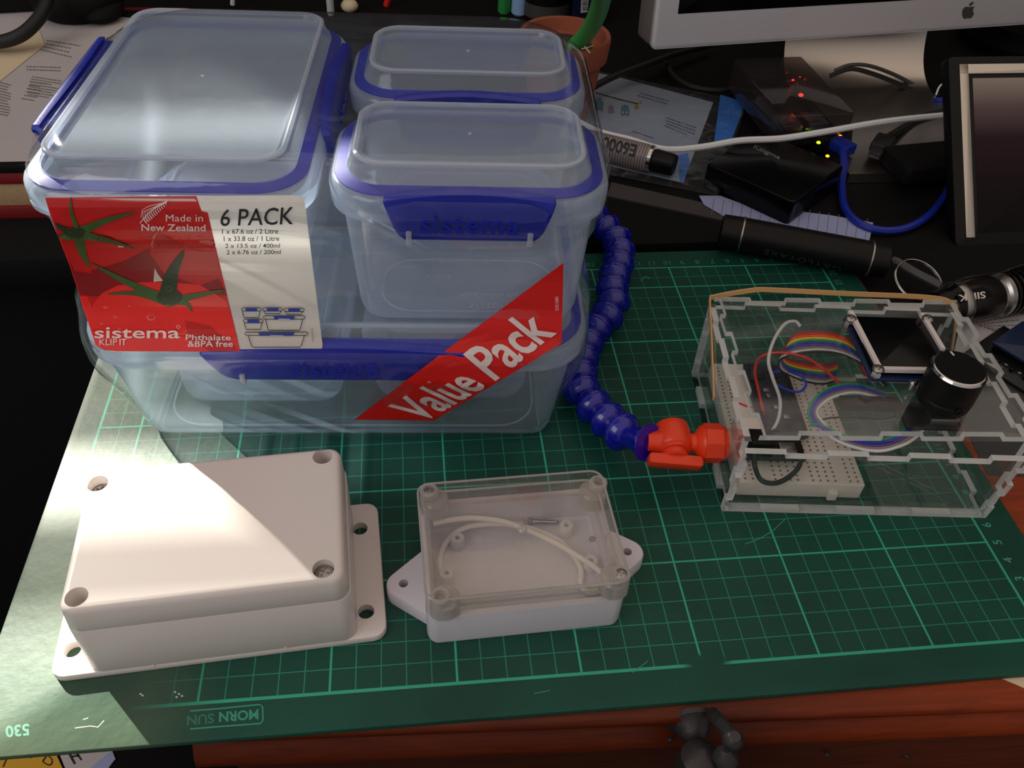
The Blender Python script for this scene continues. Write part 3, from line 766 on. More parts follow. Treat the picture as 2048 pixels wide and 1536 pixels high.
# fern, lettering
stroke(g, [(281, 444), (292, 430), (310, 415), (336, 405)], 1.8, ff, 0.1, 6)
for i in range(12):
    t = i/11; x = 288+44*t; y = 434-27*t; h_ = 13*(1-t*0.75)
    stroke(g, [(x, y), (x-1+3*t, y-h_), (x+3+3*t, y-h_-1)], 1.3, ff, 0.1, 6)
    stroke(g, [(x, y), (x+7*(1-t*0.6), y+h_*0.75)], 2.6*(1-t*0.5), ff, 0.1, 6)
stroke(g, [(283, 433), (286, 418), (300, 411), (336, 405)], 1.0, ff, 0.1, 6)
word(g, 'Made in', (333, 440), (407, 440), 14, ff, 0.1, 6, 0.0, 9)
word(g, 'New Zealand', (284, 458), (412, 459), 13, ff, 0.1, 6, 0.012, 9)
word(g, 'sistema', (191, 675), (361, 675), 24, ff, 0.105, 6, 0.012, 9)
stroke(g, arc(358, 652, 3.4, 3, 0, 360, 12)[:-1], 0.8, ff, 0.105, 6, True)
word(g, 'KLIP', (201, 690), (236, 690), 13, ff, 0.105, 6, 0.0)
word(g, 'IT', (241, 690), (255, 690), 13, ff, 0.105, 6, 0.012)
word(g, 'Phthalate', (373, 679), (463, 680), 12, ff, 0.105, 6, 0.012, 9)
word(g, '&BPA free', (377, 693), (467, 693), 12, ff, 0.105, 6, 0.012, 9)
word(g, '6 PACK', (441, 449), (587, 445), (3, -32), ff, 0.1, 7, 0.008, 9)
for i, (s, x0, x1) in enumerate((('1 x 67.6 oz / 2 Litre', 445, 557), ('1 x 33.8 oz / 1 Litre', 448, 559), ('2 x 13.5 oz / 400ml', 451, 560), ('2 x 6.76 oz / 200ml', 454, 562))):
    word(g, s, (x0, 464+13.8*i), (x1, 463.4+13.8*i), 9, ff, 0.1, 7, 0.008, 9)
word(g, '5200056', (628, 683), (626, 655), 3.5, ff, 0.1, 10, 0.0)
def icon(x, y, w, h, cw, txt=True):
    stroke(g, [(x, y+2), (x+3, y), (x+w-3, y), (x+w, y+2), (x+w, y+5), (x+w-2, y+7), (x+2, y+7), (x, y+5)], 1.5, ff, 0.1, 7, True)
    stroke(g, [(x+w*0.05, y+7), (x+w*0.1, y+h-4), (x+w*0.13, y+h), (x+w*0.87, y+h), (x+w*0.9, y+h-4), (x+w*0.95, y+7)], 1.5, ff, 0.1, 7)
    c = x+w/2
    poly(g, [(c-cw/2, y+1), (c+cw/2, y+1), (c+cw*0.46, y+8), (c-cw*0.46, y+8)], ff, 0.11, 8)
icon(484, 613, 39, 21, 24); icon(526, 613, 40, 13, 24); icon(569, 614, 40, 13, 24); icon(488, 637, 39, 20, 24); icon(528, 630, 82, 29, 42); icon(491, 662, 125, 32, 72)
word(g, 'sistema', (558, 638), (581, 638), 4, ff, 0.13, 6, 0.01); word(g, 'sistema', (541, 671), (568, 671), 5, ff, 0.13, 6, 0.01)
obj('label_print', g, LB, lab, smooth=0)
# the diagonal banner
g = G()
q = [(1127, 524), (1123, 686), (868, 840), (708, 838)]
n = 16; vs = []; fs = []
for i in range(n+1):
    t = i/n
    e0 = ((1-t)*q[3][0]+t*q[0][0], (1-t)*q[3][1]+t*q[0][1]); e1 = ((1-t)*q[2][0]+t*q[1][0], (1-t)*q[2][1]+t*q[1][1])
    for j in range(9): s = j/8; vs.append((e0[0]*(1-s)+e1[0]*s, e0[1]*(1-s)+e1[1]*s))
for i in range(n):
    for j in range(8): fs.append((i*9+j, i*9+j+1, i*9+j+10, i*9+j+9))
lay(g, vs, fs, ff, 0.04, 0)
ban = obj('value_banner', g, 'banner_red', film, label='diagonal red sticker', smooth=0)
g = G()
word(g, 'Value', (843, 842), (972, 768), (-68, -33), ff, 0.1, 0, 0.02, 9)
word(g, 'Pack', (989, 758), (1112, 663), (-63, -50), ff, 0.1, 0, 0.02, 9)
word(g, '5201080', (1117, 620), (1117, 592), (-7, 0), ff, 0.06, 0, 0.0)
obj('banner_lettering', g, 'print_white', ban, smooth=0)

# ================================================================== the two junction boxes
def screw(par, c, ax, r, length=0.0, name='screw'):
    """crossed pan-head screw; c is the underside of the head"""
    g = G(); ax = Vector(ax).normalized()
    g.lathe(c, ax, [(0, r), (r*0.25, r), (r*0.45, r*0.8), (r*0.52, r*0.45)], 20)
    if length:
        g.lathe(c, -ax, [(0, r*0.55)] + [x for i in range(int(length/0.09)) for x in ((0.03+i*0.09, r*0.55), (0.06+i*0.09, r*0.42))] + [(length, r*0.3)], 12)
    o = obj(name, g, 'brushed_steel', par)
    e1 = ax.orthogonal().normalized(); e2 = ax.cross(e1); e1, e2 = (e1+e2*0.4).normalized(), None
    e2 = ax.cross(e1); FF = axes(c + ax*r*0.3, e1, e2)
    k = G(); w = r*0.12; h = r*0.62
    k.slab(FF, -h, h, -w, w, 0, r, 0.005, 0.003, seg=1); k2 = G(); k2.slab(FF, -w, w, -h, h, 0, r, 0.005, 0.003, seg=1)
    cut(o, k); cut(o, k2)
    return o
BF = Fr((1.33, 1.25, 0), 3.75)
def bp(x, y, z): return BF @ Vector((x, y, z))
box = thing('junction_box', 'closed off-white plastic junction box with wide drilled flanges, half in sunlight', 'junction box', bp(6.5, 3.4, 0))
g = G(); g.slab(BF, 0, 12.96, 0.0, 6.95, 0, 0.42, 0.55, 0.1)
fl = obj('flange', g, 'white_plastic', box)
k = G()
for px in ((720, 1057), (732, 1223), (145, 1299)): k.lathe(PZ(px[0], px[1], 0.42) - Vector((0, 0, 1)), (0, 0, 1), [(0, 0.34), (2, 0.34)], 24)
k.lathe(bp(0.8, 5.3, -1), (0, 0, 1), [(0, 0.34), (2, 0.34)], 24)
cut(fl, k)
g = G(); g.slab(BF, 1.42, 11.80, 0.0, 6.87, 0.40, 3.3, 0.6, 0.05, top_in=0.02, seg=6)
obj('base', g, 'white_plastic', box)
g = G(); g.rrl(BF, 1.46, 11.72, 0.01, 6.85, 0.58, [(0.12, 3.28), (0.12, 3.33), (0.02, 3.34), (0.0, 3.38), (0.06, 4.4), (0.12, 4.54), (0.2, 4.61), (0.32, 4.63)], seg=7)
lid = obj('lid', g, 'white_plastic', box)
wells = [PZ(195, 967, 4.63), PZ(645, 913, 4.63), PZ(650, 1143, 4.63), PZ(145, 1202, 4.63)]
wells[2] += BF.to_3x3() @ Vector((-0.06, 0.14, 0)); wells[3] += BF.to_3x3() @ Vector((0.1, 0.16, 0))
k = G()
for w in wells: k.lathe(w - Vector((0, 0, 0.9)), (0, 0, 1), [(0, 0.40), (2, 0.42)], 28)
cut(lid, k)
k = G()
for i in (1, 3): k.lathe(wells[i] - Vector((0, 0, 1.3)), (0, 0, 1), [(0, 0.2), (2, 0.2)], 18)
cut(lid, k)
for i, dz_ in ((0, 0.62), (2, 0.42)): screw(box, wells[i] - Vector((0, 0, dz_)), (0, 0, 1), 0.37)
for px in ((307, 1331), (572, 1295)):
    p = on_plane(bp(5, 0.02, 2), BF.to_3x3() @ Vector((0, -1, 0)))(px[0], px[1], 0.0); g = G(); g.ball(p, 0.06, 0, 8); obj('moulding_mark', g, 'white_plastic', box)

EF = Fr((15.88, 1.72, 0), 2.0)
def ep(x, y, z): return EF @ Vector((x, y, z))
EW, ED = 8.12, 5.85
tb = thing('clear_lid_junction_box', 'small grey junction box with a transparent lid and two pointed mounting lugs', 'junction box', ep(EW/2, ED/2, 0))
g = G(); g.rrl(EF, 0, EW, 0, ED, 0.5, [(0.18, 0.0), (0.06, 0.06), (0.02, 0.25), (0.0, 2.05), (0.24, 2.05), (0.28, 0.4), (0.4, 0.3)], seg=6)
obj('base', g, 'grey_box_plastic', tb)
for sx_, y0, ym, hx in ((-1, 1.0, 2.9, 815), (1, 1.55, 3.2, 1254)):
    bx = 0.03 if sx_ < 0 else EW-0.03
    tip = -1.55 if sx_ < 0 else EW+1.65
    P = [(bx, y0), (bx, y0+3.2)]
    a = math.atan2(0, sx_)
    for i in range(9):
        th_ = math.radians(60-120*i/8); P.append((tip-sx_*0.55+sx_*0.55*math.cos(th_), y0+1.6+0.62*math.sin(th_)))
    g = G(); c = [bx, y0+1.6]
    r0 = [EF @ Vector((x, y, 0)) for x, y in P]; r1 = [EF @ Vector((x, y, 0.68)) for x, y in P]
    r2 = [EF @ Vector((c[0]+(x-c[0])*0.965, c[1]+(y-c[1])*0.965, 0.76)) for x, y in P]
    g.loft([r0, r1, r2])
    lg = obj('mounting_lug', g, 'grey_box_plastic', tb)
    k = G(); k.lathe(ep(tip-sx_*0.72, y0+1.6, -1), (0, 0, 1), [(0, 0.2), (3, 0.2)], 20); cut(lg, k)
g = G(); g.rrl(EF, -0.01, EW+0.01, -0.01, ED+0.01, 0.52, [(0.55, 3.02), (0.32, 2.96), (0.26, 2.07), (0.0, 2.07)], seg=6, cap1=False)
g.rrl(EF, 0.55, EW-0.55, 0.55, ED-0.55, 0.3, [(0.0, 3.02), (0.25, 3.04)], seg=6, cap0=False)
g.rrl(EF, -0.01, EW+0.01, -0.01, ED+0.01, 0.52, [(0.0, 2.07), (0.0, 2.2), (0.03, 3.2), (0.1, 3.29), (0.2, 3.31), (0.7, 3.31)], seg=6, cap0=False)
ld = obj('lid', g, 'lid_clear', tb, label='transparent lid')
g = G()
for d in (0.02, 0.27, 0.40):
    ring = rrect(d, EW-d, d, ED-d, 0.5, 5); z = {0.02: 3.27, 0.27: 2.98, 0.40: 2.2}[d]
    g.tube([EF @ Vector((x, y, z)) for x, y in ring+ring[:1]], 0.05, 6)
obj('lid_edge', g, 'lid_edge', ld)
posts = [PZ(858, 979, 3.3), PZ(1197, 963, 3.3), PZ(1243, 1146, 3.3), PZ(880, 1190, 3.3)]
cc = ep(EW/2, ED/2, 3.3)
for i, p in enumerate(posts):
    g = G(); g.lathe(p - Vector((0, 0, 1.2)), (0, 0, 1), [(0, 0.42), (1.15, 0.40), (1.2, 0.36), (1.2, 0.24), (0.55, 0.22), (0.5, 0.05)], 24)
    q = (cc-p); q.z = 0; q.normalize()
    g.lathe(p + q*0.25 - Vector((0, 0, 1.15)), (0, 0, 1), [(0, 0.62), (0.7, 0.60), (0.78, 0.5), (0.78, 0.1)], 20)
    obj('screw_post', g, 'lid_edge', ld)
for i, zz in ((0, 0.25), (2, 0.12)): screw(tb, posts[i] - Vector((0, 0, zz)), (0, 0, 1), 0.27)
bos = [PZ(1133, 1050, 0.9), PZ(915, 1075, 0.9), PZ(1182, 1120, 0.9), PZ(893, 1145, 0.9)]
for p in bos:
    g = G(); b0 = Vector((p.x, p.y, 0.3)); g.lathe(b0, (0, 0, 1), [(0, 0.34), (0.55, 0.32), (0.6, 0.29), (0.6, 0.11), (0.25, 0.10)], 20)
    obj('boss', g, 'grey_box_plastic', tb)
for u, v in ((957, 1075), (888, 1105)):
    p = PZ(u, v, 0.31); g = G(); g.lathe((p.x, p.y, 0.295), (0, 0, 1), [(0, 0.33), (0.02, 0.33), (0.03, 0.31), (0.03, 0.02)], 24); obj('ejector_mark', g, 'grey_box_plastic', tb)
g = G(); p = PZ(1045, 1058, 3.31); g.lathe(p, (0, 0, 1), [(-0.05, 0.2), (0.02, 0.2), (0.07, 0.14), (0.08, 0.02)], 16); obj('moulding_dot', g, 'lid_edge', ld)
cz = [(866, 1047, 1.6), (900, 1040, 1.5), (945, 1036, 1.35), (1000, 1042, 1.2), (1050, 1058, 1.1), (1105, 1083, 1.0), (1155, 1112, 0.95), (1190, 1135, 0.9), (1212, 1158, 0.8), (1205, 1178, 0.6), (1180, 1185, 0.5), (1162, 1172, 0.45),
      (1162, 1140, 0.5), (1148, 1112, 0.6), (1118, 1082, 0.7), (1070, 1060, 0.85), (1010, 1048, 0.9), (960, 1049, 0.8), (920, 1060, 0.7), (892, 1085, 0.6), (880, 1115, 0.5), (882, 1140, 0.45), (900, 1165, 0.45)]
g = G(); g.tube(spl([PZ(u, v, z) for u, v, z in cz], 6), 0.125, 10)
obj('gasket_cord', g, 'cord_white', label='loop of white sealing cord coiled inside the clear-lid box', cat='cord')
for k_, (a, b, z, lb) in enumerate((((1060, 1043), (1118, 1044), 0.42, 'loose steel screw lying inside the clear-lid box near its back wall'), ((1186, 1080), (1180, 1112), 0.42, 'loose steel screw lying inside the clear-lid box near its right wall'))):
    p0 = PZ(a[0], a[1], z+0.05); p1 = PZ(b[0], b[1], z+0.05)
    t = thing('loose_screw', lb, 'screw', (p0.x, p0.y, 0.31), 'loose screws in the clear-lid box')
    screw(t, p0, p0-p1, 0.2, (p1-p0).length, 'screw_body')

# ================================================================== acrylic enclosure with its electronics
AF = Fr((29.98, 7.67, 0), -5.9)
AW, AD, AH, AT = 12.75, 9.6, 5.4, 0.3
def ap(a, b, z): return AF @ Vector((a, b, z))
AR = AF.to_3x3()
enc = thing('acrylic_enclosure', 'clear laser-cut acrylic box with finger joints holding the electronics', 'enclosure', ap(AW/2, AD/2, 0))
def fingers(w, h, nw, nh, ph):
    """outline of a finger-jointed panel; ph gives for the bottom, right, top, left edge whether its first tooth stands out"""
    P = []
    def edge(x0, y0, dx, dy, n, l, first, nx, ny):
        st = l/n
        for i in range(n):
            d = AT*0.98 if ((i % 2 == 0) != bool(first)) else 0.0
            for s in (i, i+1):
                q = (x0+dx*st*s - nx*d, y0+dy*st*s - ny*d); q = (min(max(q[0], 0), w), min(max(q[1], 0), h))
                if not P or (abs(P[-1][0]-q[0]) + abs(P[-1][1]-q[1])) > 1e-4: P.append(q)
    edge(0, 0, 1, 0, nw, w, ph[0], 0, -1); edge(w, 0, 0, 1, nh, h, ph[1], 1, 0); edge(w, h, -1, 0, nw, w, ph[2], 0, 1); edge(0, h, 0, -1, nh, h, ph[3], -1, 0)
    if abs(P[0][0]-P[-1][0]) + abs(P[0][1]-P[-1][1]) < 1e-4: P.pop()
    # drop repeated or collinear stubs
    out = []
    for p in P:
        if not out or (Vector(p)-Vector(out[-1])).length > 1e-3: out.append(p)
    return out
def panel(name, F, w, h, nw, nh, ph, holes=()):
    g = G(); g.prism(F, fingers(w, h, nw, nh, ph), 0, AT, 0, 1)
    o = obj(name, g, ['acrylic', 'acrylic_edge'], enc, smooth=0)
    return o
panel('bottom_panel', AF, AW, AD, 7, 7, (0, 0, 0, 0))
panel('back_panel', axes(ap(0, AD, 0.0), AR @ Vector((1, 0, 0)), (0, 0, 1)) , AW, AH-0.3, 7, 5, (1, 1, 0, 1))
lp = panel('left_panel', axes(ap(0, AD, 0.0), AR @ Vector((0, -1, 0)), (0, 0, 1)) @ Matrix.Translation((0, 0, -AT)), AD, AH-0.5, 7, 5, (1, 0, 1, 0))
panel('right_panel', axes(ap(AW, 0, 0.0), AR @ Vector((0, 1, 0)), (0, 0, 1)) @ Matrix.Translation((0, 0, -AT)), AD, AH-0.3, 7, 5, (1, 0, 1, 0))
fy = Vector((0, -math.sin(math.radians(6)), math.cos(math.radians(6))))
panel('front_panel', axes(ap(0, 0.0, 0.0), AR @ Vector((1, 0, 0)), AR @ fy) @ Matrix.Translation((0, 0, -AT)), AW, AH-0.72, 7, 5, (1, 1, 1, 1))
LIDF = AF @ Matrix.Translation((0.5, -0.12, 5.12)) @ Matrix.Rotation(math.radians(1.8), 4, 'Z')
panel('lid_panel', LIDF, AW, AD+0.05, 7, 7, (1, 0, 1, 0))
# rubber band round the back
pts = [ap(-0.1, 5.0, 2.6), ap(-0.1, 7.6, 4.2), ap(-0.05, AD-0.1, 5.1), ap(0.2, AD+0.1, 5.3), ap(2.2, AD+0.38, 5.6), ap(3.4, AD+0.42, 5.62), ap(7, AD+0.42, 5.55), ap(11.3, AD+0.4, 5.5), ap(12.6, AD+0.25, 5.3), ap(AW+0.06, AD-0.3, 4.9), ap(AW+0.06, 8.2, 3.2), ap(AW+0.06, 7.2, 2.0)]
g = G()
P = spl(pts, 6); n = len(P); q = []
for i in range(n):
    q.append([P[i]+Vector((0, 0, 0.14)), P[i]+Vector((0, 0, -0.14)), P[i]+AR @ Vector((0.06, -0.06, -0.14)), P[i]+AR @ Vector((0.06, -0.06, 0.14))])
g.loft(q); obj('rubber_band', g, 'rubber_tan', label='tan rubber band stretched round the back of the acrylic box', cat='rubber band')

# breadboard
bb = thing('breadboard', 'white solderless breadboard on the floor of the acrylic box', 'breadboard', ap(3.7, 5, 0.3))
g = G(); g.slab(AF, 0.75, 6.75, 0.75, 9.1, 0.30, 1.25, 0.1, 0.06)
for x, y in ((5.3, 0.62),): g.slab(AF, x-0.22, x+0.22, y-0.1, y+0.2, 0.35, 0.85, 0.05, 0.03)
obj('board_body', g, 'bread_white', bb)
g = G()
for i in range(29):
    for j in range(16):
        if j in (2, 3, 8, 13): continue
        x = 1.05 + j*0.36; y = 1.0 + i*0.275
        F2 = AF @ Matrix.Translation((x, y, 1.251))
        g.add([F2 @ Vector(p) for p in ((-0.055, -0.055, 0), (0.055, -0.055, 0), (0.055, 0.055, 0), (-0.055, 0.055, 0))], [(0, 1, 2, 3)])
o = obj('socket_holes', g, 'hole_dark', bb, smooth=0); o['kind'] = 'stuff'
# microcontroller board on it
mc = thing('microcontroller_board', 'dark microcontroller board plugged into the white breadboard', 'circuit board', ap(3.6, 5.6, 1.26))
g = G(); g.slab(AF, 2.3, 4.6, 3.4, 8.6, 1.55, 1.72, 0.1, 0.02); b_ = obj('circuit_board', g, 'pcb_navy', mc)
for x in (2.5, 4.4):
    g = G(); g.slab(AF, x-0.13, x+0.13, 3.6, 8.4, 1.26, 1.55, 0.03, 0.02)
    for i in range(15): g.slab(AF, x-0.04, x+0.04, 3.8+i*0.31, 3.88+i*0.31, 1.6, 2.0, 0.01, 0.01, seg=1)
    obj('pin_header', g, 'black_plastic', mc)
random.seed(3)
for i in range(14):
    x = random.uniform(2.75, 3.9); y = random.uniform(3.6, 8.0); w = random.uniform(0.1, 0.35); h = random.uniform(0.1, 0.4)
    g = G(); g.slab(AF, x, x+w, y, y+h, 1.72, 1.72+random.uniform(0.06, 0.16), 0.02, 0.01, seg=2); obj('chip', g, 'black_plastic' if i % 3 else 'brushed_steel', mc)
md = thing('sensor_module', 'dark circuit module near the front of the white breadboard', 'circuit board', ap(3, 2.2, 1.26))
g = G(); g.slab(AF, 1.0, 3.9, 1.55, 3.0, 1.9, 2.06, 0.06, 0.02); g.slab(AF, 1.2, 3.7, 2.6, 2.85, 1.26, 1.9, 0.03, 0.02); obj('circuit_board', g, 'pcb_black', md)
g = G(); g.slab(AF, 1.1, 2.3, 1.7, 2.7, 2.06, 2.9, 0.06, 0.04); obj('black_housing', g, 'black_plastic', md)
g = G(); g.slab(AF, 2.7, 3.5, 1.8, 2.5, 2.06, 2.25, 0.06, 0.04); obj('metal_can', g, 'brushed_steel', md)
g = G(); g.tube(spl([ap(1.4, 1.75, 2.3), ap(1.35, 1.1, 2.0), ap(1.7, 0.62, 1.55), ap(2.5, 0.6, 1.5), ap(3.3, 1.0, 1.9), ap(3.7, 1.7, 2.0)], 6), 0.12, 8); obj('black_lead', g, 'black_rubber', md)
lc = thing('led_lamp', 'tiny blue-tipped lead wire inside the translucent nozzle end', 'led', ap(0.5, 1.95, 2.7))
g = G(); g.tube(spl([ap(0.32, 2.0, 2.75), ap(0.6, 1.95, 2.75), ap(0.85, 1.9, 2.85), ap(0.8, 1.75, 2.5)], 6), 0.03, 6); obj('lead_wire', g, 'chrome', lc)
g = G(); g.ball(ap(0.75, 1.95, 2.85), 0.11, 0, 10); obj('bead', g, 'pale_blue_plastic', lc)
rd = thing('relay_module', 'small white and grey component block by the left wall of the acrylic box', 'component', ap(1.4, 3.3, 1.26))
g = G(); g.slab(AF, 0.9, 2.1, 3.0, 4.2, 1.26, 2.15, 0.05, 0.04); obj('block', g, 'bread_white', rd)
g = G(); g.slab(AF, 0.95, 2.05, 2.75, 3.0, 1.26, 2.05, 0.03, 0.03); obj('grey_face', g, 'grey_strip', rd)

# display on stand-offs above the lid
dp = thing('display_module', 'dark square display with white frame lines and four screws on the acrylic lid', 'display', ap(8.3, 5.5, 5.42))
DX0, DX1, DY0, DY1, DZ = 6.35, 10.25, 3.5, 7.65, 5.95
g = G(); g.slab(AF, DX0-0.05, DX1+0.45, DY0-0.1, DY1+0.25, DZ-0.42, DZ-0.26, 0.12, 0.02); obj('circuit_board', g, 'pcb_blue', dp, label='blue circuit board')
g = G(); g.slab(AF, DX0+0.15, DX1-0.02, DY0+0.2, DY1-0.05, DZ-0.26, DZ+0.05, 0.05, 0.03); obj('screen', g, 'screen_dark', dp, label='dark glass screen')
FP = lambda u, v, off=0.0: PZ(u, v, DZ+0.08+off)
for pts in ([(1699, 627), (1756, 738)], [(1842, 632), (1884, 703)], [(1757, 742), (1870, 744)]):
    g = G(); a, b = (PZ(p[0], p[1], DZ) for p in pts)
    d = (b-a).normalized(); s = Vector((-d.y, d.x, 0))*0.11
    g.loft([[a-s, a+s, a+s+Vector((0, 0, 0.2)), a-s+Vector((0, 0, 0.2))], [b-s, b+s, b+s+Vector((0, 0, 0.2)), b-s+Vector((0, 0, 0.2))]])
    obj('frame_strip', g, 'print_white', dp, label='white acrylic frame strip', smooth=0)
for (u, v) in ((1703, 634), (1857, 634), (1758, 735), (1893, 742)):
    p = PZ(u, v, DZ+0.25); b0 = Vector((p.x, p.y, 5.42))
    g = G(); g.lathe(b0, (0, 0, 1), [(0, 0.24), (DZ-5.42-0.05, 0.24), (DZ-5.42, 0.2)], 6); obj('standoff', g, 'chrome', dp)
    screw(dp, Vector((p.x, p.y, DZ+0.12)), (0, 0, 1), 0.28)

# rotary encoder with its knob
en = thing('rotary_knob', 'tall black rotary knob with bright rim on the acrylic lid', 'knob', ap(9.4, 2.25, 4.4))
g = G(); g.slab(AF, 7.7, 10.3, 1.35, 3.0, 4.5, 4.66, 0.08, 0.02); obj('circuit_board', g, 'pcb_black', en)
g = G(); g.slab(AF, 8.75, 10.05, 1.5, 2.9, 4.66, 5.1, 0.06, 0.03); obj('encoder_can', g, 'brushed_steel', en, label='metal encoder body')
g = G()
kc = ap(9.33, 2.3, 0)
g.lathe((kc.x, kc.y, 5.1), (0, 0, 1), [(0, 0.34), (0.4, 0.34), (0.4, 0.3), (1.0, 0.3)], 20); obj('shaft', g, 'brushed_steel', en)
g = G(); g.lathe((kc.x, kc.y, 5.55), (0, 0, 1), [(0, 1.1), (0.03, 1.16), (0.45, 1.2), (0.5, 1.17), (0.55, 1.2), (1.88, 1.2)], 48); kb = obj('knob_body', g, 'black_plastic', en)
g = G(); g.lathe((kc.x, kc.y, 5.55), (0, 0, 1), [(1.88, 1.2), (1.98, 1.13), (2.0, 1.07)], 48, cap0=True, cap1=True); obj('bright_rim', g, 'chrome', kb, label='bright chamfered rim')
g = G(); g.lathe((kc.x, kc.y, 7.545), (0, 0, 1), [(0, 1.07), (0.012, 1.06)], 48); obj('knob_cap', g, 'black_matte', kb)
g = G(); i0 = PZ(1901, 703, 7.56); i1 = PZ(1908, 711, 7.56); d = (i1-i0).normalized(); s = Vector((-d.y, d.x, 0))*0.045
g.loft([[i0-s, i0+s, i0+s+Vector((0, 0, 0.01)), i0-s+Vector((0, 0, 0.01))], [i1-s, i1+s, i1+s+Vector((0, 0, 0.01)), i1-s+Vector((0, 0, 0.01))]]); obj('pointer_mark', g, 'print_white', kb, smooth=0)
sd = (CC - kc); sd.z = 0; sd.normalize(); sd = Matrix.Rotation(math.radians(42), 3, 'Z') @ sd
g = G(); g.lathe(Vector((kc.x, kc.y, 6.0)) + sd*1.12, sd, [(0, 0.2), (0.1, 0.2), (0.1, 0.15), (0.0, 0.14)], 18); obj('grub_screw', g, 'black_metal', kb)
g = G(); g.slab(AF, 5.1, 7.9, 2.6, 3.25, 4.35, 4.75, 0.05, 0.03); obj('plug_housing', g, 'black_plastic', en, label='black plug housing')
g = G(); p = ap(8.35, 3.35, 5.42); g.lathe(p, (0, 0, 1), [(0, 0.2), (0.18, 0.2), (0.26, 0.1)], 16); obj('lid_screw', g, 'chrome', en)

# ribbon cables and single wires
def ribbon(name, label, cols, path, side, r=0.062, group=None):
    """path of (u, v, z) pixels; side = direction across the ribbon at each end"""
    c = spl([PZ(u, v, z) for u, v, z in path], 8); n = len(cols); N = len(c)
    t = thing(name, label, 'ribbon cable', (c[N//2].x, c[N//2].y, min(p.z for p in c)))
    for k, col in enumerate(cols):
        pts = []
        for i, p in enumerate(c):
            f = i/(N-1)*(len(side)-1); j = min(int(f), len(side)-2); w = f-j
            d = (Vector(side[j])*(1-w) + Vector(side[j+1])*w).normalized()
            pts.append(p + d*((k-(n-1)/2)*r*2.0))
        g = G(); g.tube(pts, r, 8); obj('wire', g, 'wire_'+col, t, label=col + ' wire')
    return t
ten = ['brown', 'red', 'orange', 'yellow', 'green', 'blue', 'purple', 'grey', 'white', 'black']
E2 = AR @ Vector((0, -1, 0)); E1 = AR @ Vector((1, 0, 0)); DN = Vector((0, 0, -1))
ribbon('ribbon_cable', 'rainbow ribbon cable of ten wires looping to the display', ten,
       [(1752, 762, 3.6), (1738, 742, 3.9), (1722, 716, 4.2), (1690, 692, 4.5), (1640, 683, 4.5), (1590, 688, 4.2), (1566, 706, 3.6), (1572, 730, 3.0), (1612, 744, 2.6), (1650, 748, 2.3), (1672, 742, 2.0)],
       [E2*0.6+E1*0.8, E2*0.9+E1*0.4, E2*0.9+DN*0.4, E2+DN*0.5, E2*0.5+DN-E1*0.4, DN+E1*0.3, DN+E2*0.3, DN+E2*0.4])
ribbon('ribbon_cable', 'green to white ribbon cable of five wires looping out under the lid to the knob', ['green', 'blue', 'purple', 'grey', 'white'],
       [(1772, 795, 4.5), (1730, 780, 4.55), (1690, 778, 4.5), (1650, 793, 4.3), (1626, 822, 4.1), (1640, 853, 4.1), (1690, 880, 4.2), (1750, 892, 4.3), (1800, 880, 4.4), (1832, 855, 4.45), (1842, 835, 4.5)],
       [E2, E2, E2*0.8+E1*0.6, E1, E1*0.6-E2*0.8, E2, E2, E2, E2*0.7+E1*0.7, E1], r=0.075)
def wire(label, col, path, r=0.07):
    c = spl([PZ(u, v, z) for u, v, z in path], 8)
    g = G(); g.tube(c, r, 8); return obj('jumper_wire', g, 'wire_'+col, label=label, cat='wire', loc=(c[0].x, c[0].y, min(p.z for p in c)))
wire('white jumper wire arching inside the left of the acrylic box', 'white', [(1600, 652, 4.6), (1590, 643, 4.8), (1570, 648, 4.9), (1548, 680, 4.8), (1537, 720, 4.4), (1545, 755, 3.8), (1560, 800, 2.9), (1556, 840, 2.1), (1538, 870, 1.5)], 0.085)
wire('red jumper wire arching over the rainbow ribbon cable', 'red', [(1528, 830, 1.7), (1517, 780, 2.6), (1510, 740, 3.5), (1522, 714, 4.2), (1560, 705, 4.7), (1610, 715, 4.8), (1650, 740, 4.3), (1687, 776, 3.6)])
wire('short blue jumper wire looped over the microcontroller board', 'blue', [(1540, 745, 2.2), (1575, 742, 2.6), (1600, 750, 2.8), (1612, 768, 2.6), (1600, 783, 2.4), (1575, 780, 2.2), (1556, 770, 2.1)])
wire('dark brown lead crossing the right edge of the breadboard', 'black', [(1625, 845, 1.5), (1660, 836, 2.2), (1700, 835, 3.0), (1760, 838, 3.6), (1790, 832, 4.2)], 0.05)
wire('red lead beside the left wall of the acrylic box', 'red', [(1478, 806, 2.1), (1492, 812, 2.1), (1505, 815, 2.0)], 0.05)

# ================================================================== blue segmented hose and orange valve
hose = thing('coolant_hose', 'dark blue segmented flexible hose ending in an orange valve on the acrylic box', 'hose', PZ(1240, 560, 0))
VX = AR @ Vector((1, 0, 0))
end = ap(-3.55, 2.05, 2.5)
cp = [PZ(u, v, z) for u, v, z in ((1180, 425, 1.0), (1207, 450, 1.0), (1230, 473, 1.0), (1240, 502, 1.0), (1236, 533, 1.0), (1226, 562, 1.0), (1225, 590, 1.0), (1226, 612, 1.0), (1212, 636, 1.0), (1192, 655, 1.0), (1174, 684, 1.0), (1163, 715, 1.0), (1159, 748, 1.0), (1165, 783, 1.05), (1187, 812, 1.15), (1218, 842, 1.4), (1250, 868, 1.85))] + [end + Vector((-0.25, 0.05, -0.06)), end]
path = spl(cp, 12)
acc = [0.0]
for i in range(1, len(path)): acc.append(acc[-1] + (path[i]-path[i-1]).length)
nseg = int(acc[-1]/1.27); step = acc[-1]/nseg
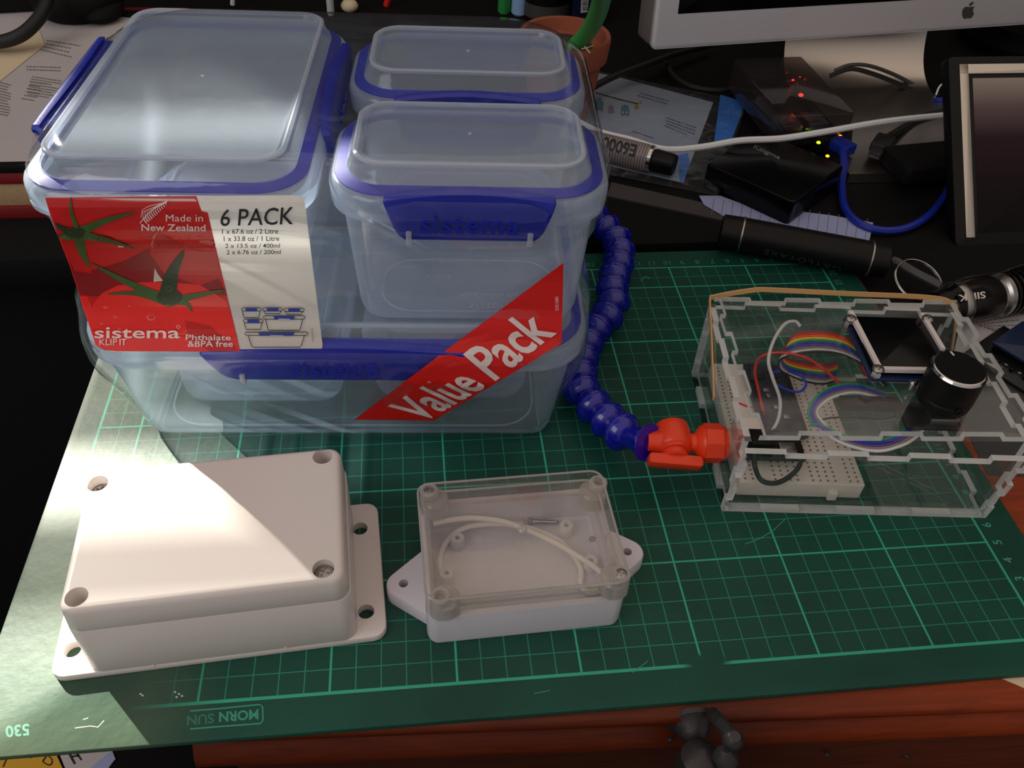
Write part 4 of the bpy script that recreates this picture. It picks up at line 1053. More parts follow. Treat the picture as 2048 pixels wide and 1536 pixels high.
def at(s):
    s = min(max(s, 0), acc[-1])
    for i in range(1, len(acc)):
        if acc[i] >= s:
            w = (s-acc[i-1])/max(1e-6, acc[i]-acc[i-1]); return path[i-1].lerp(path[i], w)
    return path[-1]
for i in range(nseg):
    s = (i+0.5)*step; a, b = at(s-0.45), at(s+0.45); c = at(s); ax = (b-a).normalized()
    prof = [(-0.85, 0.4), (-0.72, 0.56), (-0.55, 0.7), (-0.3, 0.83), (-0.05, 0.95), (0.05, 1.0), (0.13, 0.98), (0.17, 0.91), (0.3, 0.86), (0.46, 0.74), (0.58, 0.6), (0.64, 0.5)]
    if i == nseg-1: prof = [(-0.8, 0.5), (-0.4, 0.55), (0.0, 0.62), (0.5, 0.86), (0.6, 0.92), (0.66, 0.9)]
    g = G(); g.lathe(c, ax, prof, 28); obj('hose_segment', g, 'hose_blue', hose)
va = obj('valve_body', (lambda g: (g.lathe(end, VX, [(-0.15, 0.46), (0.2, 0.5), (0.5, 0.55), (0.9, 0.6), (1.7, 0.55), (1.9, 0.42), (2.1, 0.46), (2.35, 0.82), (2.45, 0.86)], 28), 
     g.lathe(end + VX*2.45, VX, [(0.0, 0.88), (0.06, 0.94), (0.85, 0.94), (0.95, 0.84), (1.1, 0.8)], 8, ref=(0, 0, 1)),
     g.lathe(end + VX*1.1 + AR @ Vector((0, 0.55, 0)), AR @ Vector((0.02, -1, -0.12)), [(-0.5, 0.55), (-0.35, 0.8), (-0.1, 0.86), (0.85, 0.86), (0.95, 0.8), (1.0, 0.72), (1.12, 0.70)], 32)) and g)(G()), 'valve_orange', hose, label='orange plastic ball valve')
hc = end + VX*1.1 + AR @ Vector((0.0, -0.75, -0.22))
g = G(); HF = axes(hc, AR @ Vector((1, -0.02, -0.06)), AR @ Vector((0, -1, -0.35)))
g.slab(HF, -1.28, 1.28, -0.05, 0.5, -0.34, 0.34, 0.18, 0.1, seg=4); g.lathe(hc + AR @ Vector((0, 0.3, 0.05)), AR @ Vector((0, -1, -0.12)), [(0, 0.62), (0.35, 0.6), (0.42, 0.5)], 28)
obj('valve_handle', g, 'valve_orange', va)
k = G()
for sgn in (-1, 1): pass
g = G(); g.lathe(end + VX*3.5, VX, [(0, 0.72), (0.75, 0.72), (0.75, 0.5), (0.1, 0.45)], 26); obj('clear_collar', g, 'lid_clear', hose, label='translucent collar')

# ================================================================== things on the black desk
DZ0 = -0.35
dz = on_z(DZ0)
def flat(name, pts, z, t, mats, surf_px=True, **k):
    """thin sheet whose outline is given in photograph pixels at height z"""
    P = [PZ(u, v, z) for u, v in pts] if surf_px else [Vector((x, y, z)) for x, y in pts]
    g = G(); g.prism(I4, [(p.x, p.y) for p in P], z, z+t)
    return obj(name, g, mats, smooth=0, **k)
def lines(g, quad, rows, w, surf, off, mi=0, seed=1, fill=0.8):
    """printed text too small to read: broken dashes in rows across a quad of pixels"""
    rnd = random.Random(seed); q = [Vector(p) for p in quad]
    for r in range(rows):
        t = (r+0.5)/rows; a = q[0].lerp(q[3], t); b = q[1].lerp(q[2], t); s = rnd.uniform(0, 0.08)
        end = rnd.uniform(fill-0.2, fill+0.2)
        while s < min(end, 1.0):
            e = s + rnd.uniform(0.03, 0.10); stroke(g, [tuple(a.lerp(b, s)), tuple(a.lerp(b, min(e, 1.0)))], w, surf, off, mi); s = e + 0.02

# monitor
mo = thing('computer_monitor', 'large silver-framed computer monitor with a dark screen at the top right', 'monitor', (60, 50, DZ0))
ex = Vector((math.cos(math.radians(8.6)), math.sin(math.radians(8.6)), 0)); up = Vector((0, 0.09, 1))
MF = axes(PY(1301, 99, 48.7), ex, up)
g = G(); g.slab(MF, 0, 54, 0, 37, -3.0, -0.35, 0.5, 0.15); obj('casing', g, 'side_grey', mo, label='grey side casing')
g = G(); g.slab(MF, 0.02, 53.98, -0.05, 37.05, -0.4, 0.0, 0.5, 0.3, seg=5); fr_ = obj('bezel', g, 'aluminium', mo, label='brushed silver bezel')
g = G(); g.slab(MF, 1.9, 52.1, 2.55, 35, -0.1, 0.03, 0.05, 0.02); obj('screen', g, 'screen_dark', mo, label='dark glass screen')
# the fruit emblem
g = G(); bz = on_plane(MF.translation, MF.to_3x3() @ Vector((0, 0, 1)))
em = [(1937, 14), (1943, 13), (1949, 13), (1946, 18), (1946, 24), (1948, 28), (1944, 34), (1940, 37), (1935, 36), (1930, 38), (1926, 36), (1924, 30), (1924, 22), (1928, 15), (1933, 13)]
poly(g, em, bz, 0.02); poly(g, [(1937, 11), (1939, 7), (1943, 4), (1948, 4), (1945, 9), (1940, 12)], bz, 0.02)
obj('emblem', g, 'grey_strip', fr_, smooth=0)
st = [(37.2, 0.0), (44, 0.0), (49.5, 0.0), (51.6, 0.35), (53.2, 1.4), (54.2, 3.0), (54.7, 5.0), (55.1, 9), (55.6, 16), (56, 22)]
g = G(); path_ = spl([(0, y, z+DZ0+0.5) for y, z in st], 5); n = len(path_); rings = []
for i, p in enumerate(path_):
    t_ = (path_[min(i+1, n-1)]-path_[max(i-1, 0)]).normalized(); nn = Vector((0, -t_.z, t_.y))
    rings.append([Vector((x, p.y, p.z)) + nn*h for x, h in ((48.0, -0.45), (60.6, -0.45), (60.6, 0.3), (48.0, 0.3))])
g.loft(rings); obj('stand', g, 'stand_metal', mo, label='bent silver stand foot', smooth=40)
# small tilted framed screen on the right
BL = PZ(1912, 494, DZ0); TL = PY(1930, 114, 37.6)
TF = axes(BL, (1, 0.02, 0), TL-BL); H_ = (TL-BL).length
ta = thing('tablet', 'dark tablet with a silver inner border leaning back at the right edge', 'tablet', BL)
g = G(); g.slab(TF, 0, 17, 0, H_, -0.9, 0.0, 0.35, 0.12); obj('casing', g, 'black_plastic', ta)
g = G()
for x0, x1, y0, y1 in ((0.75, 1.4, 0.6, H_-0.55), (0.75, 16.3, H_-1.2, H_-0.55)): g.slab(TF, x0, x1, y0, y1, 0.0, 0.06, 0.06, 0.02)
obj('silver_border', g, 'stand_metal', ta, label='silver inner border')
m, nt, out = new_mat('screen_picture')
tc = nd('ShaderNodeTexCoord'); sx = nd('ShaderNodeSeparateXYZ'); L(nt, tc.outputs['Generated'], sx.inputs[0])
rp = nd('ShaderNodeValToRGB'); els = rp.color_ramp.elements
els[0].position = 0.0; els[0].color = lin((2, 1, 1)); els[1].position = 1.0; els[1].color = lin((122, 106, 94))
for p_, c_ in ((0.35, (14, 3, 6)), (0.62, (34, 14, 20)), (0.82, (78, 60, 58))): e_ = els.new(p_); e_.color = lin(c_)
L(nt, sx.outputs[2], rp.inputs[0]); b = nd('ShaderNodeBsdfPrincipled'); b.inputs['Base Color'].default_value = (0.01, 0.01, 0.01, 1); b.inputs['Roughness'].default_value = 0.3; b.inputs['Specular IOR Level'].default_value = 0.03
L(nt, rp.outputs[0], b.inputs['Emission Color']); b.inputs['Emission Strength'].default_value = 0.75; L(nt, b.outputs[0], out.inputs[0])
g = G(); g.slab(TF, 1.7, 15.4, 0.9, H_-1.5, 0.0, 0.03, 0.03, 0.01); obj('lit_screen', g, 'screen_picture', ta, label='dim screen showing a brown to dark red fade')

# small computer board in its smoky case, with lights
p0, p1, p2, p3 = (PZ(u, v, 3.0) for u, v in ((1522, 135), (1652, 140), (1706, 226), (1562, 232)))
PF = axes(Vector((p3.x, p3.y, DZ0+0.83)), p2-p3, p0-p3); pw = 6.0; pd = 10.2
pi_ = thing('single_board_computer', 'small computer board in a smoky clear case with a glowing red light', 'circuit board', PF @ Vector((3, 5, 0)))
g = G(); g.slab(PF, 0, pw, 0, pd, 0.02, 2.5, 0.25, 0.08); obj('clear_case', g, 'smoke_clear', pi_, label='smoky clear plastic case')
g = G(); g.slab(PF, 0.3, pw-0.3, 0.6, pd-0.6, 0.4, 0.56, 0.2, 0.02); pb = obj('circuit_board', g, 'pcb_black', pi_)
for x0, x1, y0, y1, h, mt in ((0.5, 2.1, 0.1, 2.2, 1.6, 'brushed_steel'), (2.6, 4.2, 0.1, 2.0, 1.7, 'brushed_steel'), (2.2, 3.6, 4, 5.4, 0.75, 'black_plastic'), (4.6, 5.4, 3, 7.5, 0.9, 'black_plastic'), (1, 1.8, 6.5, 8, 0.8, 'brushed_steel')):
    g = G(); g.slab(PF, x0, x1, y0, y1, 0.56, h, 0.05, 0.03); obj('connector' if h > 1 else 'chip', g, mt, pb)
def led(par, u, v, z, r, m, nm): g = G(); g.ball(PZ(u, v, z), r, 0, 10, (1, 1, 0.6)); obj(nm, g, m, par, label=nm.replace('_', ' '))
led(pi_, 1602, 190, 2.2, 0.2, 'led_red', 'red_light'); led(pi_, 1586, 160, 1.3, 0.11, 'led_red', 'red_light'); led(pi_, 1600, 154, 1.3, 0.07, 'led_red', 'red_light')
# network box with green and amber lights
nb = thing('network_adapter', 'small black network socket with green and amber lights by the blue cable plug', 'network socket', PZ(1650, 300, DZ0))
o_ = PZ(1660, 312, DZ0); NF = Fr(o_, -24)
g = G(); g.slab(NF, -1.7, 1.2, -0.3, 2.2, 0.02, 1.5, 0.1, 0.06); obj('housing', g, 'black_plastic', nb)
led(nb, 1637, 285, 1.3, 0.16, 'led_green', 'green_light'); led(nb, 1681, 272, 1.2, 0.13, 'led_amber', 'amber_light'); led(nb, 1655, 312, 1.0, 0.15, 'led_amber', 'amber_light')
# hard drive box
hq = [PZ(u, v, 1.7) for u, v in ((1418, 322), (1588, 404), (1690, 330), (1520, 262))]
HF_ = axes(Vector((hq[1].x, hq[1].y, DZ0)), hq[2]-hq[1], hq[0]-hq[1]); hw = (hq[2]-hq[1]).length; hh = (hq[0]-hq[1]).length
hd = thing('drive_box', 'flat glossy black box with a small white brand word', 'box', HF_ @ Vector((hw/2, hh/2, 0)))
g = G(); g.slab(HF_, 0, hw, 0, hh, 0.0, 2.0, 0.3, 0.12); hb = obj('body', g, 'screen_dark', hd)
g = G()
for i in range(7): g.slab(HF_, 0.8+i*0.35, 0.95+i*0.35, -0.02, 0.05, 0.5, 1.5, 0.02, 0.01, seg=1)
obj('vent_slots', g, 'black_matte', hb)
g = G(); word(g, 'Kingma', (1506, 296), (1558, 319), (5, -7), on_z(1.66), 0.01, 0, 0.01); obj('brand_word', g, 'print_grey', hb, smooth=0)
# grey strip, graph paper
flat('flat_strip', [(1222, 368), (1484, 426), (1474, 450), (1214, 395)], DZ0, 0.15, 'grey_strip', label='flat dark grey strip lying along the front of the black desk', cat='strip')
flat('desk_pad', [(44.3, 17.0), (44.3, 30.1), (80, 30.1), (80, 11), (51, 15.8)], -0.32, 0.01, 'black_matte', False, label='flat black desk pad under the torch and key ring', cat='desk pad')
g = G(); pts = [(1398, 392), (1440, 392), (1500, 414), (1580, 421), (1660, 431), (1746, 446), (1738, 484), (1600, 470), (1470, 446), (1408, 410)]
gp = thing('graph_paper', 'torn strip of lined white paper behind the black penlight', 'paper', PZ(1580, 440, DZ0+0.15))
P = [PZ(u, v, DZ0+0.2) for u, v in pts]; g.prism(I4, [(p.x, p.y) for p in P], DZ0+0.2, DZ0+0.23); gs = obj('sheet', g, 'paper_blue', gp, smooth=0)
g = G()
for i in range(17):
    u = 1428 + i*19.2
    vt = 398 + (u-1428)*0.155; stroke(g, [(u, vt-8 if u > 1500 else vt), (u-5, vt+32)], 1.3, on_z(DZ0+0.23), 0.01)
obj('ruled_lines', g, 'print_grey', gs, smooth=0)
# plastic bag with its card
bg = thing('card_in_plastic_bag', 'clear plastic bag holding a pale blue printed card, on the black desk', 'plastic bag', PZ(1320, 270, DZ0))
P = [PZ(u, v, DZ0+0.3) for u, v in ((1150, 138), (1234, 155), (1426, 206), (1366, 366), (1150, 316))]
g = G(); g.prism(I4, [(p.x, p.y) for p in P], DZ0+0.3, DZ0+0.36); cd = obj('printed_card', g, 'card_white', bg, label='pale printed card', smooth=0)
cs = on_z(DZ0+0.36); g = G()
lines(g, [(1276, 182), (1340, 200), (1338, 212), (1272, 193)], 2, 2.2, cs, 0.01, 0, 2); lines(g, [(1330, 232), (1398, 254), (1388, 278), (1328, 254)], 4, 2.2, cs, 0.01, 0, 3, 0.9); lines(g, [(1262, 258), (1310, 274), (1308, 280), (1260, 264)], 1, 2, cs, 0.01, 0, 5, 1)
lines(g, [(1212, 262), (1300, 290), (1298, 294), (1212, 268)], 1, 2, cs, 0.01, 0, 6, 1)
stroke(g, [(1190, 185), (1236, 198), (1277, 208)], 2.5, cs, 0.01, 1)
for (cx, cy, rx, ry, mi) in ((1198, 208, 9, 13, 2), (1222, 218, 6, 9, 3), (1250, 220, 9, 11, 2), (1273, 214, 5, 6, 4), (1281, 205, 3, 3, 4)):
    poly(g, [(cx+rx*math.cos(2*math.pi*i/10), cy+ry*math.sin(2*math.pi*i/10)) for i in range(10)], cs, 0.012, mi)
    if mi in (2, 3):
        poly(g, [(cx-rx, cy+ry*0.4), (cx-rx*0.8, cy+ry*1.35), (cx-rx*0.3, cy+ry*0.8)], cs, 0.012, mi); poly(g, [(cx+rx, cy+ry*0.4), (cx+rx*0.8, cy+ry*1.35), (cx+rx*0.3, cy+ry*0.8)], cs, 0.012, mi)
for cx in (1246, 1254): poly(g, [(cx+2.6*math.cos(2*math.pi*i/8), 225+2.6*math.sin(2*math.pi*i/8)) for i in range(8)], cs, 0.016, 5)
pri('card_ink', (60, 72, 92), 0.6); pri('card_teal', (60, 112, 132), 0.6); pri('card_mauve', (112, 112, 132), 0.6); pri('card_ochre', (140, 120, 60), 0.6)
obj('card_print', g, ['card_ink', 'print_black', 'card_teal', 'card_mauve', 'card_ochre', 'card_white'], cd, smooth=0)
g = G(); P = [PZ(u, v, DZ0+0.38) for u, v in ((1441, 189), (1491, 205), (1470, 262), (1463, 280), (1428, 284))]; g.prism(I4, [(p.x, p.y) for p in P], DZ0+0.34, DZ0+0.38); obj('blue_flap', g, 'card_blue', bg, label='bright blue flap', smooth=0)
g = G(); P = [PZ(u, v, DZ0+0.38) for u, v in ((1356, 310), (1376, 306), (1380, 330), (1364, 366), (1360, 362))]; g.prism(I4, [(p.x, p.y) for p in P], DZ0+0.37, DZ0+0.39); obj('blue_stripe', g, 'card_blue', bg, smooth=0)
g = G(); nx, ny = 14, 10; q = [(1140, 130), (1494, 204), (1436, 392), (1120, 330)]; vs = []; fs = []; rnd = random.Random(4)
for j in range(ny+1):
    for i in range(nx+1):
        s = i/nx; t = j/ny; a = Vector(q[0]).lerp(Vector(q[1]), s).lerp(Vector(q[3]).lerp(Vector(q[2]), s), t)
        e = min(i, nx-i, j, ny-j); vs.append(PZ(a.x, a.y, DZ0+0.62+(0.25*rnd.random() if e > 0 else -0.1)))
for j in range(ny):
    for i in range(nx): k_ = j*(nx+1)+i; fs.append((k_, k_+1, k_+nx+2, k_+nx+1))
g.add(vs, fs); obj('bag_film', g, 'bag_clear', bg, smooth=60, label='crinkled clear film')
# glue tube
tu = thing('glue_tube', 'white and grey glue tube with a black cap lying on the plastic bag', 'glue tube', PZ(1270, 310, DZ0))
a_, b_ = PZ(1165, 283, 1.0), PZ(1300, 318, 1.0); ax = (b_-a_).normalized(); ln_ = (b_-a_).length
m, nt, out = new_mat('tube_stripes')
tc = nd('ShaderNodeTexCoord'); sx = nd('ShaderNodeSeparateXYZ'); L(nt, tc.outputs['Object'], sx.inputs[0])
w_ = mth('MULTIPLY_ADD', mth('SINE', mth('MULTIPLY', mth('MULTIPLY_ADD', sx.outputs[0], ax.x, mth('MULTIPLY', sx.outputs[1], ax.y)), 3000.0)), 0.5, 0.5)
mx = nd('ShaderNodeMixRGB'); L(nt, w_, mx.inputs[0]); mx.inputs[1].default_value = lin((150, 140, 140)); mx.inputs[2].default_value = lin((96, 84, 86))
b = nd('ShaderNodeBsdfPrincipled'); b.inputs['Roughness'].default_value = 0.35; L(nt, mx.outputs[0], b.inputs['Base Color']); L(nt, b.outputs[0], out.inputs[0])
g = G(); g.lathe(a_, ax, [(0, 0.3), (0.1, 0.95), (ln_-0.3, 1.0), (ln_-0.1, 0.98)], 28); tb_ = obj('tube_body', g, 'tube_stripes', tu)
g = G(); g.lathe(a_+ax*(ln_-0.1), ax, [(0, 0.98), (0.05, 1.03), (0.3, 1.0), (0.4, 0.8)], 28); obj('silver_ring', g, 'chrome', tu, label='silver shoulder ring')
g = G(); g.lathe(a_+ax*(ln_+0.3), ax, [(0, 0.8)] + [(0.1+0.0*i, 0.85) for i in range(1)] + [(1.5, 0.78), (1.6, 0.7)], 16); obj('cap', g, 'black_plastic', tu, label='black cap')
def cyl_surf(o, ax, r):
    o = Vector(o); ax = Vector(ax).normalized()
    def fn(u, v, off=0.0):
        d = ray(u, v); d = d - ax*d.dot(ax); w = (CC-o); w = w - ax*w.dot(ax); D = ray(u, v)
        R = r+off; A = d.dot(d); B = 2*d.dot(w); Cc = w.dot(w)-R*R; disc_ = max(0.0, B*B-4*A*Cc)
        return CC + D*((-B-math.sqrt(disc_))/(2*A))
    return fn
g = G(); word(g, 'E6000', (1275, 291), (1207, 273), (-6, 23), cyl_surf(a_, ax, 0.98), 0.03, 0, 0.03, 6); obj('brand_word', g, 'print_black', tb_, smooth=0)
# penlight
pl = thing('penlight', 'long smooth black penlight lying across the far right corner of the mat', 'torch', PZ(1620, 520, 0))
a_, b_ = PZ(1440, 461, 1.2), PZ(1772, 524, 1.2); ax = (b_-a_).normalized(); ln_ = (b_-a_).length
g = G(); g.lathe(a_, ax, [(0, 0.9), (0.1, 1.08), (1.3, 1.12)], 32); g.lathe(a_, ax, [(1.45, 1.12), (ln_-1.1, 1.12)], 32); pbd = obj('barrel', g, 'black_plastic', pl)
for d_ in (1.3, ln_-1.1): g = G(); g.lathe(a_+ax*d_, ax, [(0, 1.12), (0.03, 1.16), (0.12, 1.16), (0.15, 1.12)], 32); obj('bright_ring', g, 'brushed_steel', pl, label='bright metal ring')
g = G(); g.lathe(a_+ax*(ln_-0.95), ax, [(0, 1.05), (1.0, 1.02), (1.1, 0.85), (1.1, 0.5)], 28); obj('tail_cap', g, 'black_plastic', pl)
g = G(); word(g, 'OXYLOYAXE', (1683, 535), (1529, 498), (-2, 9), cyl_surf(a_, ax, 1.12), 0.02, 0, 0.0, 8, 1.2); obj('faint_lettering', g, 'faint_grey', pbd, smooth=0)
g = G(); g.tube(spl([b_ + ax*0.2, PZ(1790, 522, 1.2), PZ(1830, 545, 0.9), PZ(1882, 572, 0.8)], 5), 0.28, 8); obj('wrist_cord', g, 'grey_strip', pl)
# key ring and torch
def ring(par, c, nrm, R, r, nm, mt):
    nrm = Vector(nrm).normalized(); e1 = nrm.orthogonal().normalized(); e2 = nrm.cross(e1); g = G()
    for k_ in (-0.5, 0.5): g.tube([Vector(c)+nrm*k_*r*2 + (e1*math.cos(2*math.pi*i/40)+e2*math.sin(2*math.pi*i/40))*R for i in range(41)], r, 8)
    return obj(nm, g, mt, par) if par else obj(nm, g, mt, label='round steel split key ring beside the tail of the black torch', cat='key ring')
ring(None, PZ(1837, 562, 0.7), (0.1, -0.35, 0.9), 1.55, 0.05, 'key_ring', 'chrome')
to = thing('torch', 'black knurled metal torch with an engraved white brand plate', 'torch', PZ(1960, 620, 0))
a_, b_ = PZ(1868, 616, 1.15), PZ(2090, 570, 1.15); ax = (b_-a_).normalized()
def along_t(u): return 0
g = G(); g.lathe(a_, ax, [(-0.1, 0.55), (0, 0.95), (0.9, 1.1), (1.05, 1.2), (1.25, 1.28)], 36); obj('tail_cap', g, 'black_metal', to)
g = G(); g.lathe(a_, ax, [(1.25, 1.3), (1.4, 1.34), (1.75, 1.34), (1.85, 1.3)], 36); obj('bright_ring', g, 'brushed_steel', to, label='worn bright edge ring')
m, nt, out = new_mat('knurled_metal')
tc = nd('ShaderNodeTexCoord'); mp = nd('ShaderNodeMapping'); mp.inputs['Rotation'].default_value = (0.6, 0.5, 0.78); L(nt, tc.outputs['Object'], mp.inputs[0])
ck = nd('ShaderNodeTexChecker'); ck.inputs['Scale'].default_value = 900; L(nt, mp.outputs[0], ck.inputs['Vector'])
b = nd('ShaderNodeBsdfPrincipled'); b.inputs['Base Color'].default_value = lin((40, 38, 37)); b.inputs['Metallic'].default_value = 0.7; b.inputs['Roughness'].default_value = 0.3
bpn = nd('ShaderNodeBump'); bpn.inputs['Strength'].default_value = 0.7; bpn.inputs['Distance'].default_value = 0.0006; L(nt, ck.outputs['Fac'], bpn.inputs['Height']); L(nt, bpn.outputs[0], b.inputs['Normal']); L(nt, b.outputs[0], out.inputs[0])
g = G(); g.lathe(a_, ax, [(1.85, 1.25), (2.0, 1.27), (4.1, 1.27), (4.2, 1.22)], 40); tbd = obj('barrel', g, 'knurled_metal', to)
g = G(); g.lathe(a_, ax, [(4.2, 1.2), (4.4, 1.2), (4.55, 1.36), (4.85, 1.36), (4.9, 1.3)], 40); obj('bright_ring', g, 'brushed_steel', to, label='worn bright edge ring')
for k_ in range(7): g = G(); g.lathe(a_, ax, [(4.95+k_*0.42, 1.1), (5.0+k_*0.42, 1.38), (5.18+k_*0.42, 1.38), (5.22+k_*0.42, 1.1), (5.37+k_*0.42, 1.1)], 36); obj('cooling_fin', g, 'black_metal', to)
tsf = cyl_surf(a_, ax, 1.28)
g = G(); poly(g, [(1912, 586), (1965, 573), (1980, 580), (1985, 594), (1920, 607)], tsf, 0.02, 0, 8); word(g, 'SIPIK', (1970, 583), (1916, 590), (2, 13), tsf, 0.035, 1, 0.02, 8); obj('brand_plate', g, ['black_matte', 'print_white'], tbd, smooth=0)
g = G(); cl = spl([a_+ax*0.6+Vector((0, 0.3, 1.15)), a_+ax*1.5+Vector((0, 0.35, 1.55)), a_+ax*4.5+Vector((0, 0.35, 1.5)), a_+ax*5.0+Vector((0, 0.3, 1.65)), a_+ax*6.2+Vector((0, 0.35, 1.8)), a_+ax*8.5+Vector((0, 0.3, 2.3))], 4)
g.tube(cl, 0.09, 6); obj('pocket_clip', g, 'black_metal', to)
# printed sheet, blue board and grey folder at the right
g = G()
sh = thing('printed_sheet', 'printed white sheet under the black torch at the right edge', 'paper', PZ(2000, 650, -0.3))
P = [(46.6, 17.6), (49.2, 21.5), (58, 21.8), (57, 15.5), (50.5, 16.8)]
g.prism(I4, P, -0.29, -0.27); s_ = obj('sheet', g, 'paper_white', sh, smooth=0)
g = G(); lines(g, [(1930, 645), (2048, 610), (2048, 690), (1985, 660)], 7, 2.5, on_z(-0.27), 0.01, 0, 9, 0.9); obj('print', g, 'print_grey', s_, smooth=0)
flat('grey_folder', [(44.4, 9.2), (45.6, 18.4), (50.2, 18.0), (58, 14), (57, 7.5)], -0.31, 0.02, 'folder_grey', False, label='dark grey folder lying on the desk right of the acrylic box', cat='folder')
q0, q1, q2, q3 = (PZ(u, v, 0.6) for u, v in ((1984, 684), (2042, 632), (2120, 672), (2075, 738)))
UF = axes(Vector((q0.x, q0.y, 0)), q3-q0, q1-q0); ub = thing('blue_circuit_board', 'blue circuit board with a micro socket at the right edge', 'circuit board', UF @ Vector((1.5, 1.5, -0.28)))
g = G(); g.slab(UF, 0, 3.6, 0, 3.4, 0.45, 0.62, 0.1, 0.02); obj('upper_board', g, 'pcb_blue', ub)
g = G(); g.slab(UF, -0.7, 3.4, -1.4, 3.0, -0.2, -0.05, 0.1, 0.02); lb_ = obj('lower_board', g, 'pcb_black', ub)
g = G(); g.slab(UF, 0.6, 1.5, -1.5, -0.9, -0.05, 0.25, 0.08, 0.04); obj('micro_socket', g, 'brushed_steel', lb_)
for i in range(7): g = G(); x = 0.0+i*0.42; g.slab(UF, x, x+0.22, -0.6+0.1*(i % 2), -0.3, -0.05, 0.12, 0.03, 0.02); obj('chip', g, 'brushed_steel' if i % 2 else 'black_plastic', lb_)
g = G(); g.slab(UF, 0.1, 0.45, 0.2, 3.2, -0.05, 0.45, 0.03, 0.02); obj('pin_header', g, 'black_plastic', lb_)
flat('paper_corner', [(39.4, -1.45), (42.5, -1.2), (42.5, -2.4), (40.6, -2.25)], -0.318, 0.02, 'paper_cream', False, label='corner of cream paper peeping out under the near right mat edge', cat='paper')
flat('paper_scrap', [(1912, 503), (1930, 505), (1926, 515), (1913, 524)], DZ0, 0.03, 'paper_white', label='tiny white paper scrap below the leaning tablet', cat='paper')
# cables
def cable(nm, label, m_, path, r, cat='cable', n=8):
    c = spl([PZ(u, v, z) for u, v, z in path], 8); g = G(); g.tube(c, r, n); return obj(nm, g, m_, label=label, cat=cat)
cable('white_cable', 'white cable sagging across the clutter behind the mat', 'cable_white', [(1150, 240, 1.4), (1200, 264, 1.4), (1260, 279, 1.5), (1310, 295, 1.7), (1350, 299, 1.6), (1410, 293, 1.8), (1480, 281, 2.2), (1560, 277, 2.3), (1640, 265, 2.6), (1750, 246, 2.8), (1830, 236, 2.8), (1920, 228, 2.6), (1980, 224, 2.4)], 0.24)
cable('network_cable', 'bright blue network cable looping down beside the tablet', 'cable_blue', [(1668, 280, 0.9), (1684, 300, 1.1), (1688, 330, 0.8), (1684, 370, 0.2), (1690, 415, 0.1), (1718, 446, 0.1), (1765, 461, 0.1), (1815, 455, 0.1), (1860, 428, 0.2), (1893, 385, 0.3), (1915, 330, 0.3)], 0.27)
g = G(); p = PZ(1684, 292, 1.0); FF = axes(p, (0.5, -1, 0), (1, 0.5, 0)); g.slab(FF, -0.8, 0.9, -0.6, 0.6, -0.4, 0.4, 0.15, 0.08); obj('network_plug', g, 'cable_blue', label='blue network plug by the amber lights', cat='plug')
cable('black_cable', 'black cable curving between the monitor foot and the smoky case', 'grey_strip', [(1668, 142, 2.2), (1700, 130, 2.8), (1740, 132, 2.6), (1790, 150, 1.6), (1830, 172, 0.5), (1840, 186, 0.1)], 0.16)
cable('usb_cable', 'dark thin cable arching over the silver monitor foot', 'black_rubber', [(1660, 152, 2.0), (1700, 138, 2.6), (1740, 146, 2.2), (1790, 165, 1.2), (1835, 186, 0.1)], 0.2)
cable('thin_wire', 'thin white wire arching beside the left edge of the tablet', 'cable_white', [(1872, 190, 0.5), (1880, 172, 1.0), (1895, 166, 1.3), (1930, 165, 1.3)], 0.08)
us = thing('usb_plug', 'black cable end with a metal plug lying on the silver monitor foot', 'plug', PZ(1770, 290, 0.5))
a_, b_ = PZ(1748, 312, 1.25), PZ(1768, 283, 1.25); d_ = (b_-a_).normalized()
FF = axes(a_, d_, (d_.y, -d_.x, 0)); g = G(); g.slab(FF, 0, 1.3, -0.45, 0.45, -0.2, 0.2, 0.05, 0.03); obj('metal_plug', g, 'iron_dark', us)
g = G(); g.slab(FF, 1.2, 3.4, -0.7, 0.7, -0.35, 0.35, 0.2, 0.1); g.tube(spl([FF @ Vector((3.3, 0, 0)), PZ(1820, 248, 0.6), PZ(1860, 230, 0.6), PZ(1935, 215, 0.5)], 5), 0.3, 8); obj('cable_grip', g, 'black_rubber', us)
cable('dark_cable', 'black cable running behind the plastic bag to the terracotta pot', 'black_rubber', [(1180, 178, 1.0), (1230, 152, 1.2), (1300, 126, 1.2), (1350, 108, 1.0), (1420, 90, 0.6)], 0.28)
cable('loose_cable', 'black cable loop on the desk left of the smoky case', 'black_rubber', [(1330, 120, 0.3), (1350, 155, 0.2), (1390, 175, 0.2), (1450, 180, 0.2), (1510, 165, 0.2)], 0.22)
cable('blue_bundle', 'short blue cable behind the thin white wire', 'cable_blue', [(1870, 205, 0.3), (1900, 203, 0.3), (1935, 204, 0.3)], 0.4)
bk = thing('cable_adapter', 'black plastic adapter lying in front of the silver monitor foot', 'adapter', PZ(1830, 330, DZ0))
g = G(); o_ = PZ(1806, 372, DZ0+0.83); g.slab(Fr(o_, 8), 0, 7.5, 0, 3.6, 0.0, 1.3, 0.4, 0.2); obj('housing', g, 'black_matte', bk)
bs_ = thing('speaker_base', 'round black base standing behind the silver monitor stand', 'speaker', PZ(1900, 120, DZ0))
p = PZ(1905, 130, DZ0); g = G(); g.lathe(p + Vector((9.5, 5, 0)), (0, 0, 1), [(0.02, 5.6), (1, 6.0), (2.6, 5.6), (3.6, 4), (3.8, 2)], 32); obj('body', g, 'black_matte', bs_)
